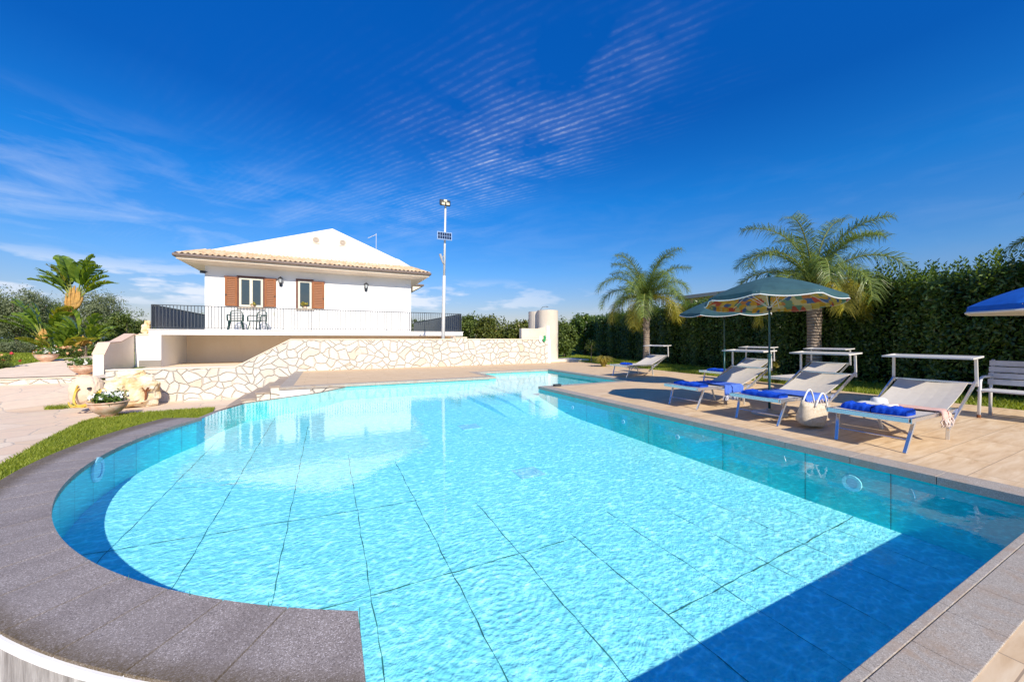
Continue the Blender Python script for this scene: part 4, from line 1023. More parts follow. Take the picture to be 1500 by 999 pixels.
tree('green_tree', 300, 462, 44, 60, 5000, .24, M['bush'], 'far green tree seen through the railing left of the house')
tree('green_tree', 612, 466, 46, 44, 5000, .24, M['bush'], 'far green tree seen through the railing right of the house')
# shrubs in the left bed
def shrub_px(name, px, base_py, top_py, wpx, n, leaf, m_, label, fl=None):
    q = PG(px, base_py); dpt = q.x * SN + q.y * CS; h = (base_py - top_py) / F * dpt; r_ = wpx / F * dpt / 2
    t_ = thing(name, q, label, 'shrub'); foliage_blob('foliage', [(q + Vector((0, 0, h * .5)), r_, r_ * .8, h * .5)], n, leaf, leaf * .4, m_, t_, up=.8)
    if fl:
        for mm, k in fl:
            pts = np.array(q + Vector((0, -r_ * .3, h * .75))) + rng.normal(size=(k, 3)) * np.array([r_ * .55, r_ * .4, h * .25])
            V, Qd = leaf_cards(np.repeat(pts, 5, 0) + rng.normal(size=(k * 5, 3)) * .03, rng.normal(size=(k * 5, 3)) + np.array([0, -1, .5]), .10, .09); npmesh('blossoms', V, Qd, M[mm], t_)
    return t_
shrub_px('round_shrub', 4, 518, 503, 26, 2500, .10, M['olive'], 'clipped round shrub at the left edge beyond the lawn')
shrub_px('round_shrub', 28, 517, 501, 30, 3500, .09, M['olive'], 'clipped pale green round shrub beyond the lawn, second from the left edge')
shrub_px('low_shrub', 52, 516, 505, 22, 1500, .10, M['bush'], 'low green shrub with white flowers left of the far terracotta bowl', [('petal_white', 14)])
shrub_px('low_shrub', 80, 521, 507, 26, 2200, .10, M['bush'], 'low shrub with orange flowers right behind the far terracotta bowl', [('petal_orange', 16), ('petal_white', 8)])
shrub_px('low_shrub', 103, 524, 508, 28, 2600, .10, M['bush'], 'dark low shrub with pale orange flowers at the foot of the paddle leaved plants', [('petal_orange', 14)])
shrub_px('low_shrub', 128, 515, 504, 26, 1800, .10, M['bush'], 'low shrub with white flowers beside the stair parapet', [('petal_white', 12)])
shrub_px('rose_bush', 2, 540, 519, 24, 1500, .07, M['bush'], 'rose bush with dark red blooms at the edge of the pale path', [('petal_red', 8), ('petal_orange', 3)])

# ---- giant bird-of-paradise plants
def paddle(parent, base, az, el, L, Wd, m_, droop=1.0, tear=.5, stemL=.35, parts=None):
    """one long paddle leaf with torn edges"""
    n = 26; d = Vector((math.cos(az), math.sin(az), 0)); p_ = Vector(base); e = el; spine = [p_.copy()]
    for i in range(n):
        fr_ = i / n; e -= droop * (.010 + .085 * fr_ ** 1.6); p_ = p_ + (d * math.cos(e) + Vector((0, 0, math.sin(e)))) * (L / n); spine.append(p_.copy())
    mb = MB(); side = Vector((-d.y, d.x, 0)); k0 = int(n * stemL)
    mb.tube(spine[:k0 + 2], [lerp(.045, .02, i / (k0 + 1)) for i in range(k0 + 2)], 5, cap=False, mi=1)
    for sgn in (-1, 1):
        i = k0
        while i < n:
            seg = 1 + int(rng.random() < .5) if rng.random() < tear else 2
            j = min(n, i + seg); f0 = (i - k0) / (n - k0); f1 = (j - k0) / (n - k0)
            def wdt(f_): return Wd / 2 * max(0.04, math.sin(math.pi * (f_ * .90 + .07))) ** .65
            sag = rng.uniform(.0, .40) * (1 if rng.random() < tear else .3); g_ = rng.uniform(.0, .12) * (1 if rng.random() < tear else .15)
            a, b = spine[i], spine[j]; tn = (b - a).normalized(); up = side.cross(tn) * (1 if side.cross(tn).z > 0 else -1)
            o0 = a + side * sgn * wdt(f0) + tn * wdt(f0) * .45 + up * wdt(f0) * (.30 - sag); o1_ = b + side * sgn * wdt(f1) + tn * wdt(f1) * .45 - tn * (b - a).length * g_ + up * wdt(f1) * (.30 - sag)
            m0 = a.lerp(o0, .5) + up * .10 * wdt(f0); m1_ = b.lerp(o1_, .5) + up * .10 * wdt(f1)
            mb.raw([a, b, m1_, m0], [(0, 1, 2, 3)]); mb.raw([m0, m1_, o1_, o0], [(0, 1, 2, 3)])
            i = j
    return mb.build('leaf', [m_, M['stem']], parent)
def giant_strelitzia(px, base_py, d, H, nl, label, lean=0.0, trunk=True, L=(2.0, 2.8), group=None):
    q = Q(px, base_py, d); q.z = left_ground(q.y); t_ = thing('giant_strelitzia', q, label, 'plant', group)
    if trunk:
        mb = MB(); pts = [q + Vector((lean * f_ * f_, 0, H * f_)) for f_ in (0, .3, .6, .85, 1)]
        mb.tube(pts[:3], [.15, .14, .15], 10); mb.build('trunk', M['palmtrunk'], t_)
        mb = MB()
        for k in range(9):                                          # overlapping leaf sheaths fanned in a plane
            a = (k - 4) / 4.0; b_ = pts[2] + Vector((a * .05, rng.uniform(-.06, .06), -.25 + .07 * k)); e_ = pts[4] + Vector((a * .30, rng.uniform(-.08, .08), .22 - abs(a) * .45))
            mb.tube([b_, b_.lerp(e_, .3) + Vector((a * .10, 0, 0)), b_.lerp(e_, .65) + Vector((a * .10, 0, 0)), e_], [.09, .085, .06, .03], 7)
        mb.build('sheaths', M['strtrunk'], t_, smooth=True); top = pts[4]
    else: top = q + Vector((0, 0, .1))
    for k in range(nl):
        f_ = (k + .5) / nl; az = rng.uniform(-.55, .55) + (0 if k % 2 else math.pi); el = lerp(R(88), R(48 if trunk else 42), f_ ** .8) + rng.normal() * .06
        paddle(t_, top + Vector((math.cos(az) * .15, 0, -.55 * f_ if trunk else 0)), az, el, rng.uniform(*L), rng.uniform(.95, 1.25), M['strely'] if rng.random() < .2 else M['strel'], droop=lerp(.25, .95, f_), tear=.45, stemL=.26)
    return t_
gp = 'giant bird of paradise plants'
giant_strelitzia(104, 515, 21, 3.75, 15, 'tall plant with torn paddle leaves and an orange sheathed trunk on the left lawn', lean=.15, L=(1.5, 2.2))
giant_strelitzia(66, 516, 20.5, 1.4, 9, 'shorter paddle leaved plant left of the tall one, yellowing stalk', L=(1.5, 2.1))
giant_strelitzia(122, 515, 20, .9, 9, 'knee high clump of paddle leaves right of the tall plant', L=(1.2, 1.8))
giant_strelitzia(84, 517, 19.5, .8, 7, 'young paddle leaved clump in front of the tall plant', trunk=False, L=(1.3, 1.9))

# ---- palms
def palm(px, base_py, top_py, label, nf=22, L=2.5, Hc=None, seed=1, rtr=.20):
    q = P(px, base_py, 0); d = q.x * SN + q.y * CS; H = Hc; t_ = thing('feather_palm', q, label, 'palm tree'); rs = np.random.default_rng(seed)
    pts = [q + Vector((.03 * math.sin(f_ * 3), .02, H * f_)) for f_ in (-.02, .1, .3, .5, .7, .85, .95, 1.0)]
    mb = MB(); mb.tube(pts, [rtr * v_ for v_ in (1.25, 1.1, .95, .92, .98, 1.05, .8, .5)], 14)
    mb.build('trunk', M['palmtrunk'], t_, smooth=True)
    mb = MB()
    for k in range(16): a = k * 2.4; z_ = H * rs.uniform(.45, .95); b_ = q + Vector((math.cos(a) * rtr * .55, math.sin(a) * rtr * .55, z_)); mb.tube([b_, b_ + Vector((math.cos(a) * .10, math.sin(a) * .10, .16))], [.045, .012], 5)
    mb.build('leaf_stubs', M['palmtrunk'], t_)
    top = pts[-1]
    for k in range(nf):
        f_ = (k + .5) / nf; az = k * 2.39996 + rs.uniform(-.2, .2); el = lerp(R(86), R(2), f_ ** 1.1); Lf = L * rs.uniform(.85, 1.12) * lerp(1.06, .72, f_); n = 34
        old = f_ > .80; dv = Vector((math.cos(az), math.sin(az), 0)); p_ = top + dv * .06; e = el; sp = [p_.copy()]; es = []
        cur = lerp(1.15, 2.5, f_ ** .7) * rs.uniform(.8, 1.2)
        for i in range(n): e -= cur / n * (.35 + 1.5 * (i / n) ** 1.0); e = max(e, R(-84)); p_ = p_ + (dv * math.cos(e) + Vector((0, 0, math.sin(e)))) * (Lf / n); sp.append(p_.copy()); es.append(e)
        mb = MB(); mb.tube(sp[::3] + [sp[-1]], [lerp(.028, .005, i / (len(sp[::3]))) for i in range(len(sp[::3]) + 1)], 5, cap=False, mi=1)
        VV = []; FF = []; side = Vector((-dv.y, dv.x, 0)); b = 0
        for i in range(4, n * 5):
            fi = i / (n * 5); s0 = sp[int(fi * n)].lerp(sp[min(n, int(fi * n) + 1)], fi * n - int(fi * n)); tn = dv * math.cos(es[int(fi * n)]) + Vector((0, 0, math.sin(es[int(fi * n)]))); up = side.cross(tn); up = up if up.z > 0 or abs(up.z) < .05 else -up
            ll = .56 * (math.sin(math.pi * (.12 + fi * .80)) ** .6) * rs.uniform(.8, 1.1) * (L / 2.5)
            for sg in (-1, 1):
                lift = rs.uniform(-.5, .95); dr_ = (side * sg * 1.0 + tn * rs.uniform(.55, .95) + up * lift).normalized(); mid = s0 + dr_ * ll * .5; tip = s0 + dr_ * ll * .92 + Vector((0, 0, -ll * rs.uniform(.25, .60)))
                wv_ = tn.cross(dr_).cross(dr_).normalized() * .0062
                VV += [s0 - wv_, s0 + wv_, mid + wv_, mid - wv_, tip]; FF += [(b, b + 1, b + 2, b + 3), (b + 3, b + 2, b + 4)]; b += 5
        mb.raw(VV, FF); mb.build('frond', [M['palmold'] if old else M['palm'], M['stem']], t_)
    return t_
palm(947, 535.5, 362, 'smaller feathery palm standing beyond the single far sun lounger', nf=26, L=2.75, Hc=3.1, seed=3, rtr=.145)
palm(1193, 556, 303, 'larger feathery palm behind the parasols, with yellowing lower fronds', nf=24, L=2.75, Hc=2.95, seed=8, rtr=.19)
palm(1735, 608, 300, 'palm at the right edge of the photo, only its frond tips in view', nf=16, L=2.2, Hc=2.5, seed=5, rtr=.18)

# small plants on the right lawn
def tuft(px, py, h, n, m_, label, cat='grass plant', w_=.016, name='ornamental_grass'):
    q = P(px, py); V = []; Fq = []; b = 0
    for k in range(n):
        a = rng.uniform(0, 6.28); r0 = rng.uniform(0, .08); sp = rng.uniform(.2, 1.0); L = h * rng.uniform(.7, 1.2); s2 = Vector((-math.sin(a), math.cos(a), 0)) * w_
        p0 = q + Vector((math.cos(a) * r0, math.sin(a) * r0, 0)); p1 = p0 + Vector((math.cos(a) * sp * L * .45, math.sin(a) * sp * L * .45, L * .75)); p2 = p0 + Vector((math.cos(a) * sp * L, math.sin(a) * sp * L, L * (1.0 - .55 * sp)))
        V += [p0 - s2, p0 + s2, p1 + s2, p1 - s2, p2 + s2 * .2, p2 - s2 * .2]; Fq += [(b, b + 1, b + 2, b + 3), (b + 3, b + 2, b + 4, b + 5)]; b += 6
    o = npmesh(name, np.array([tuple(v_) for v_ in V]), np.array(Fq), m_); return tag(o, label, cat)
tuft(884, 537, .52, 420, M['yellowtuft'], 'yellow striped grass clump at the edge of the deck beyond the pool')
q = P(866, 531); t_ = thing('young_shrub', q, 'thin young shrub on the far lawn left of the yellow grass clump', 'shrub')
foliage_blob('foliage', [(q + Vector((0, 0, .85)), .32, .3, .38)], 500, .10, .05, M['bush'], t_); MB().tube([q, q + Vector((.02, 0, .9))], [.025, .015], 6).build('stem', M['bark'], t_)
q = P(1116, 551); t_ = thing('low_shrub', q, 'low yellow green shrub on the lawn behind the loungers', 'shrub'); foliage_blob('foliage', [(q + Vector((0, 0, .28)), .5, .45, .26)], 900, .09, .05, M['yellowtuft'], t_)
q = P(1140, 560); t_ = thing('low_shrub', q, 'small green shrub at the lawn edge between the second row loungers', 'shrub'); foliage_blob('foliage', [(q + Vector((0, 0, .16)), .32, .3, .16)], 500, .08, .04, M['bush'], t_)
tuft(95, 0, 0, 0, M['blade'], '', 'x') if False else None
q = P(94, 597, TL); X_ = [(q.x + .45 * math.cos(k), q.y + .35 * math.sin(k)) for k in (0, 1, 2, 3, 4, 5)]
blades('grass', X_, lambda x, y: TL, 900, .10, .02, 'small weed patch in the flagstones left of the hose')

# ================================================================== OBJECTS
# ---- sun lounger
def make_lounger():
    root = thing('sun_lounger', (0, 0, 0), 'lounger', 'sun lounger', 'cream sun loungers with head canopies beside the pool')
    Wd = .36; zb = .37; xh = 1.18; th = R(22); Lb = .80
    bx, bz = xh + Lb * math.cos(th), zb + Lb * math.sin(th)
    mb = MB()
    for s_ in (-1, 1):
        mb.bar((0, s_ * Wd, zb), (xh + .28, s_ * Wd, zb), .030, .045); mb.bar((0, s_ * Wd, zb - .004), (.07, s_ * Wd, zb - .004), .042, .058)
    mb.bar((0, -Wd, zb), (0, Wd, zb), .032, .055); mb.bar((xh + .28, -Wd, zb), (xh + .28, Wd, zb), .03, .03)
    mb.build('frame', M['alu'], root, world=False, bevel=.004)
    for x0, x1 in ((.20, .06), (1.20, 1.30)):
        for s_ in (-1, 1):
            b = MB(); b.bar((x0, s_ * (Wd - .02), zb - .01), (x1, s_ * (Wd - .055), 0), .034, .022); b.build('leg', M['alu' if x0 < .5 else 'alub'], root, world=False, bevel=.003)
    b = MB(); b.tube([(.12, -Wd + .04, .14), (.12, Wd - .04, .14)], .008, 6); b.build('crossbar', M['alu'], root, world=False)
    def sheet(pts, w0, th_, sag, name, m_):                          # fabric panel following a side profile
        mb = MB(); n = len(pts); m2 = 6; vs = []; fs = []
        for lay in (0, 1):
            for (x, z) in pts:
                for j in range(m2 + 1):
                    y = lerp(-w0, w0, j / m2); vs.append((x, y, z - sag * (1 - (2 * j / m2 - 1) ** 2) - lay * th_))
        L_ = n * (m2 + 1)
        for i in range(n - 1):
            for j in range(m2):
                a = i * (m2 + 1) + j; fs.append((a, a + m2 + 1, a + m2 + 2, a + 1)); fs.append((L_ + a, L_ + a + 1, L_ + a + m2 + 2, L_ + a + m2 + 1))
        for i in range(n - 1):
            a = i * (m2 + 1); c_ = a + m2; fs.append((a, L_ + a, L_ + a + m2 + 1, a + m2 + 1)); fs.append((c_, c_ + m2 + 1, L_ + c_ + m2 + 1, L_ + c_))
        for j in range(m2): fs.append((j, j + 1, L_ + j + 1, L_ + j)); e = (n - 1) * (m2 + 1) + j; fs.append((e, L_ + e, L_ + e + 1, e + 1))
        mb.raw(vs, fs); return mb.build(name, m_, root, world=False, smooth=False)
    sheet([(.02, zb + .022), (.4, zb + .016), (.8, zb + .014), (xh - .02, zb + .016)], Wd - .012, .022, .012, 'seat_fabric', M['sling'])
    sheet([(xh + .0, zb + .018), (xh + .25, zb + .018 + .25 * math.tan(th) - .02), (xh + .5, zb + .5 * math.tan(th) - .008), (bx, bz + .012)], Wd - .03, .012, .03, 'backrest_fabric', M['sling'])
    mb = MB()
    for s_ in (-1, 1): mb.bar((xh - .18, s_ * (Wd + .025), zb - .20), (bx + .02, s_ * (Wd + .025), bz + .015), .024, .036)
    mb.bar((bx, -Wd - .02, bz), (bx, Wd + .02, bz), .026); mb.build('backrest_frame', M['alu'], root, world=False, bevel=.003)
    hz = bz + .325; hx_ = bx + .02
    for s_ in (-1, 1):
        b = MB(); b.bar((bx + .03, s_ * (Wd + .035), bz - .04), (hx_, s_ * (Wd + .03), hz), .030, .022); b.build('canopy_post', M['alub'], root, world=False, bevel=.003)
    b = MB(); b.bar((hx_ - .26, -Wd - .06, hz), (hx_ + .12, -Wd - .06, hz + .02), .022); b.bar((hx_ - .26, Wd + .06, hz), (hx_ + .12, Wd + .06, hz + .02), .022)
    b.bar((hx_ - .27, -Wd - .07, hz), (hx_ - .27, Wd + .07, hz), .02); b.bar((hx_ + .12, -Wd - .07, hz + .02), (hx_ + .12, Wd + .07, hz + .02), .02)
    cf = b.build('canopy_frame', M['alub'], root, world=False)
    b = MB(); b.box((hx_ - .265, -Wd - .05, hz + .006), (hx_ + .115, Wd + .05, hz + .014)); b.build('canopy_fabric', M['canopyf'], root, world=False)
    return root
lounge0 = make_lounger()
LG = [((5.58, 2.04), 0, 'cream sun lounger nearest the camera, carrying a pink scarf and a hat'),
      ((5.70, 3.38), -2, 'cream sun lounger with the straw bag hanging off its side'),
      ((5.76, 4.72), -3, 'cream sun lounger under the front parasol edge with a fringed blue throw'),
      ((8.50, 9.35), 3, 'cream sun lounger standing alone far down the pool by the smaller palm'),
      ((9.05, 6.45), -3, 'cream sun lounger in the second row below the rear green parasol'),
      ((8.95, 4.72), -2, 'bare cream sun lounger in the second row in front of the larger palm')]
for i, ((x, y), rz, lab) in enumerate(LG):
    o = lounge0 if i == 0 else copy_tree(lounge0); o.location = (x, y, .0); o.rotation_euler = (0, 0, R(rz)); o['label'] = lab
def LW(i, x, y, z):                                                 # lounger-local to world
    (cx, cy), rz, _ = LG[i]; a = R(rz); return Vector((cx + x * math.cos(a) - y * math.sin(a), cy + x * math.sin(a) + y * math.cos(a), z))
ZS = .395
# ---- folded towels
def towel(i, x, y, lx, ly, h, label, rot=0.0):
    c = LW(i, x, y, ZS - .008); t_ = thing('folded_towel', c, label, 'towel', 'folded blue towels on the loungers', rz=R(LG[i][1]) + rot)
    vs = []; fs = []; nx_, ny_ = 12, 18; bm = bmesh.new()
    mb = MB()
    prof = [(-.5, 0), (-.5, .55), (-.46, .86), (-.38, 1.0), (.38, 1.0), (.46, .86), (.5, .55), (.5, 0)]
    for j in range(ny_ + 1):
        yy_ = lerp(-.5, .5, j / ny_); en = 1 - .25 * (abs(yy_) * 2) ** 8
        for (a, b) in prof: vs.append((a * lx * (.97 + .03 * en) + .004 * math.sin(yy_ * 31), yy_ * ly, b * h * en * (1 + .10 * math.sin(yy_ * 14 + a * 6) + .06 * math.sin(yy_ * 37))))
    for j in range(ny_):
        for k in range(7): fs.append((j * 8 + k, j * 8 + k + 1, (j + 1) * 8 + k + 1, (j + 1) * 8 + k))
    fs.append(tuple(range(8))); fs.append(tuple(reversed([ny_ * 8 + k for k in range(8)])))
    mb.raw(vs, fs); o = mb.build('cloth', M['towel'], t_, world=False, smooth=True)
    return t_
towel(0, .28, .16, .24, .28, .075, 'rolled blue towel on the nearest lounger, farther half of the pair'); tw = towel(0, .28, -.14, .25, .30, .075, 'rolled blue towel on the nearest lounger, nearer half of the pair')
c = LW(0, .26, .015, ZS + .03); MB().tube([c + Vector((-.13, 0, -.01)), c + Vector((-.1, 0, .055)), c + Vector((.1, 0, .055)), c + Vector((.13, 0, -.01))], .014, 6)
b = MB(); b.bar((-.128, .148, .0), (-.128, .156, .07), .012); 
towel(1, .24, .0, .22, .56, .065, 'long folded blue towel with a small white mark on the bag side lounger')
c = LW(1, .22, .04, ZS + .062); mb = MB()
for k in range(5):
    a = 2 * math.pi * k / 5 + .3; mb.bar(c, c + Vector((.028 * math.cos(a), .028 * math.sin(a), 0)), .010, .004)
tag(mb.build('towel_emblem', M['white_cloth']), 'tiny white star shaped mark lying on the long blue towel', 'emblem')
towel(2, .26, .0, .22, .58, .060, 'folded blue towel at the foot of the lounger with the fringed throw')
towel(3, .42, .05, .24, .34, .055, 'small folded blue towel on the lone far lounger')
towel(4, .30, .0, .28, .52, .060, 'folded blue towel at the foot of the second row lounger')
# ---- throws with fringes
def throw(i, x0, x1, yside, m_, fm, label, z0=ZS, drop=.17, cat='throw', slope=0.0):
    t_ = thing('fringed_throw', LW(i, (x0 + x1) / 2, yside, 0), label, cat, None); mb = MB(); vs = []; fs = []; nu, nv = 16, 14
    path = [(.30, 0), (.15, 0), (.0, .0), (-.15, 0), (-.30, .002), (-.36, .006), (-.392, -.004), (-.405, -.03), (-.41, -.07), (-.412, -.11), (-.413, -drop)]
    for a in range(nu + 1):
        for b_, (y, dz_) in enumerate(path):
            x = lerp(x0, x1, a / nu) + (.035 * math.sin(b_ * .5)) + (b_ > 6) * .02 * math.sin(a * 1.3)
            zz2 = z0 + dz_ + .006 + .007 * math.sin(a * 1.9 + b_) * (1 if b_ < 6 else 2) + slope * (a / nu); wv_ = (b_ > 5) * .012 * math.sin(a * 1.7 + b_ * .3)
            vs.append(LW(i, x, (y + wv_) * (1 if yside < 0 else -1), zz2))
    m2 = len(path)
    for a in range(nu):
        for b_ in range(m2 - 1): fs.append((a * m2 + b_, (a + 1) * m2 + b_, (a + 1) * m2 + b_ + 1, a * m2 + b_ + 1))
    mb.raw(vs, fs); o = mb.build('cloth', m_, t_, smooth=True); md = o.modifiers.new('thick', 'SOLIDIFY'); md.thickness = .006
    mb = MB()
    for a in range(nu * 2 + 1):
        v0 = vs[min(nu, a // 2) * m2 + m2 - 1]; v1 = vs[min(nu, (a + 1) // 2) * m2 + m2 - 1]; p_ = (v0 + v1) / 2
        mb.tube([p_, p_ + Vector((rng.normal() * .01, rng.normal() * .01, -.035)), p_ + Vector((rng.normal() * .018, rng.normal() * .018, -.075 - .03 * rng.random()))], [.0045, .008, .004], 5)
    mb.build('fringe', fm, t_); return t_
throw(2, .66, 1.12, -1, M['throw'], M['fringe'], 'blue throw with a white patterned fringe over the lounger side', drop=.16)
throw(1, .56, 1.10, -1, M['throw'], M['cream_fringe'], 'smooth blue throw spread under the handles of the straw bag', drop=.06)
throw(0, .78, .98, -1, M['pink'], M['cream_fringe'], 'pale pink scarf with cream tassels hanging off the nearest lounger', drop=.07, cat='scarf')
# hat and folded pale cloth on the nearest lounger
c = LW(0, .62, .10, ZS + .012); t_ = thing('sun_hat', c, 'white straw hat lying on the nearest lounger behind the blue towels', 'hat')
mb = MB(); mb.lathe([(.0, .105), (.05, .104), (.078, .092), (.088, .06), (.092, .018), (.11, .012), (.155, .006), (.19, .012), (.19, .006), (.155, .0), (.09, .004)], c, 28, squash=.92); mb.build('crown', M['hat'], t_, smooth=True)
mb = MB(); mb.lathe([(.0925, .02), (.0945, .022), (.0915, .046), (.0895, .046)], c, 28, squash=.92); mb.build('band', M['white_cloth'], t_, smooth=True)
c = LW(0, .42, .05, ZS + .07); mb = MB(); vs = []; fs = []
for a in range(9):
    for b_ in range(9): vs.append(c + Vector((lerp(-.12, .12, a / 8), lerp(-.17, .17, b_ / 8), .008 * math.sin(a * 1.3 + b_) - .03 * (a > 6))))
for a in range(8):
    for b_ in range(8): fs.append((a * 9 + b_, (a + 1) * 9 + b_, (a + 1) * 9 + b_ + 1, a * 9 + b_ + 1))
mb.raw(vs, fs); o = mb.build('folded_cloth', M['white_cloth'], smooth=True); o.modifiers.new('thick', 'SOLIDIFY').thickness = .02; tag(o, 'small white folded cloth resting on the paired blue towels', 'cloth')

# ---- straw bag
c = P(1206, 629, 0); c = Vector((6.08, 2.84, 0)); t_ = thing('straw_bag', c, 'large pale woven straw bag with rope handles leaning on the lounger', 'bag', rz=R(-8))
tilt = Matrix.Rotation(R(10), 3, 'X') @ Matrix.Rotation(R(9), 3, 'Y')
vs = []; fs = []; n = 28; lv = [(0, .0, .02), (.17, .085, .0), (.215, .12, .025), (.235, .12, .10), (.25, .10, .18), (.268, .08, .25), (.29, .06, .31), (.28, .05, .31), (.255, .065, .25), (.20, .08, .05), (0, 0, .04)]
for (rx, ry, z) in lv:
    for k in range(n):
        a = 2 * math.pi * k / n; sx2 = math.copysign(abs(math.cos(a)) ** .7, math.cos(a)); sy2 = math.copysign(abs(math.sin(a)) ** .9, math.sin(a))
        p_ = Vector((rx * sx2, ry * sy2, z + (.022 * abs(math.cos(a)) ** 2 if z > .3 else 0) + .006 * math.sin(a * 3))); vs.append(tilt @ p_)
for i in range(len(lv) - 1):
    for k in range(n): k2 = (k + 1) % n; fs.append((i * n + k, i * n + k2, (i + 1) * n + k2, (i + 1) * n + k))
zmin = min(v_.z for v_ in vs)
for v_ in vs: v_.z -= zmin
MB().raw(vs, fs).build('body', M['straw'], t_, world=False, smooth=True)
for sg in (-1, 1):
    pts = [tilt @ Vector((lerp(-.13, .13, k / 12), sg * .085 + sg * .0 + .04 * math.sin(math.pi * k / 12), .28 + .20 * math.sin(math.pi * k / 12))) - Vector((0, 0, zmin)) for k in range(13)]
    MB().tube(pts, .011, 8).build('handle', M['hat'], t_, world=False, smooth=True)

# ---- parasols
def parasol(base, Rr, ztop, zrim, canopy, inner, trim, polem, label, group=None, tilt=(0, 0), rot=.2, nrib=8, val=.09, cdx=0, cdy=0, side='scallop', name='parasol'):
    t_ = thing(name, base, label, 'parasol', group); B = Vector(base); top = Vector((cdx, cdy, ztop)); TM = Matrix.Rotation(tilt[0], 3, 'X') @ Matrix.Rotation(tilt[1], 3, 'Y')
    def cp(a, f_, off=0):                                           # point of the canopy at angle a, fraction f_ from the top
        seg = 2 * math.pi / nrib; u_ = ((a - rot) % seg) / seg; sagr = 1 - .075 * math.sin(math.pi * u_) * f_; drop = (ztop - zrim) * (.80 * f_ + .20 * f_ ** 3) - .03 * math.sin(math.pi * u_) * f_ * (1 - f_) * 4 * .6
        p_ = Vector((Rr * f_ * sagr * math.cos(a), Rr * f_ * sagr * math.sin(a), -drop + off)); return TM @ p_ + top
    na, nr = nrib * 8, 8
    def shell(off, extra):
        mb = MB(); vs = []; fs = []
        for j in range(nr + 1):
            for k in range(na):
                vs.append(B + cp(2 * math.pi * k / na, j / nr, off))
        for j in range(nr):
            for k in range(na): k2 = (k + 1) % na; fs.append((j * na + k, (j + 1) * na + k, (j + 1) * na + k2, j * na + k2))
        m0 = len(vs)
        for k in range(na):
            a = 2 * math.pi * k / na; seg = 2 * math.pi / nrib; u_ = ((a - rot) % seg) / seg; dn = val * (.45 + .55 * abs(math.sin(math.pi * u_)) ** .7) if side == 'scallop' else val
            vs.append(B + cp(a, 1.0, off) + TM @ Vector((math.cos(a) * .012, math.sin(a) * .012, -dn)))
        for k in range(na): k2 = (k + 1) % na; fs.append((nr * na + k, m0 + k, m0 + k2, nr * na + k2))
        return mb.raw(vs, fs), vs[m0:]
    mb, rim = shell(0, 0); mb.build('canopy', canopy, t_, smooth=False)
    mb2, _ = shell(-.010, 0); mb2.v = [tuple(Vector(v_) + (Vector((B.x, B.y, v_[2])) + Vector((cdx, cdy, 0)) - Vector(v_)) * .006) for v_ in mb2.v]; mb2.build('lining', inner, t_)
    b = MB(); b.tube(rim + [rim[0]], .008 if side == 'scallop' else .02, 5, cap=False); b.build('piping', trim, t_)
    b = MB(); pt_ = B + top; b.tube([B + Vector((0, 0, .03)), B + Vector((0, 0, 1.0))], .019, 10); b.tube([B + Vector((0, 0, .99)), pt_ + Vector((0, 0, .02))], .015, 10); b.lathe([(0, .06), (.02, .05), (.025, .02), (.04, .01), (.0, .0)], pt_, 10); b.build('pole', polem, t_, smooth=True)
    for k in range(nrib):
        a = rot + 2 * math.pi * k / nrib; b = MB(); b.tube([B + cp(a, f_, -.022) for f_ in (.03, .35, .7, .99)], .0045, 5); hub = B + top + TM @ Vector((0, 0, -.52)); b.tube([hub, B + cp(a, .5, -.024)], .0045, 5); b.build('rib', M['piping'], t_)
    b = MB(); b.lathe([(.0, .04), (.035, .04), (.035, -.04), (0, -.04)], B + top + Vector((0, 0, -.52)), 10); b.build('hub', M['black'], t_)
    b = MB(); b.lathe([(0, .10), (.045, .10), (.05, .055), (.20, .05), (.25, .035), (.255, .0), (0, 0)], B, 28); b.build('base', M['ubase'], t_, smooth=True)
    b = MB(); b.lathe([(0, .03), (.028, .03), (.028, -.04), (0, -.04)], B + Vector((0, 0, .97)), 10); b.tube([B + Vector((.02, 0, .97)), B + Vector((.07, 0, .98))], .008, 6); b.build('clamp', polem, t_)
    return t_
gpa = 'green parasols over the loungers'
b1 = Vector((6.68, 3.98, 0)); 
parasol(tuple(P(1127, 607)), .98, 2.27, 1.88, M['umb'], M['patch'], M['piping'], M['umbpole'], 'front dark green parasol with a colourful patchwork lining and scalloped edge', gpa, tilt=(R(-2), R(3.5)), rot=.35)
bq = P(1061, 570)
parasol(tuple(bq), 1.02, 2.30, 1.90, M['umb'], M['patch'], M['piping'], M['umbpole'], 'rear dark green parasol half hidden behind the front one', gpa, tilt=(R(2), R(-3)), rot=.1)
bq = Q(1562, 500, 5.5); parasol((bq.x, bq.y, 0), .98, 2.16, 1.76, M['umbb'], M['white_cloth'], M['white_cloth'], M['polew'], 'bright blue parasol with a white valance cut by the right edge', rot=.55, val=.10, side='flat')

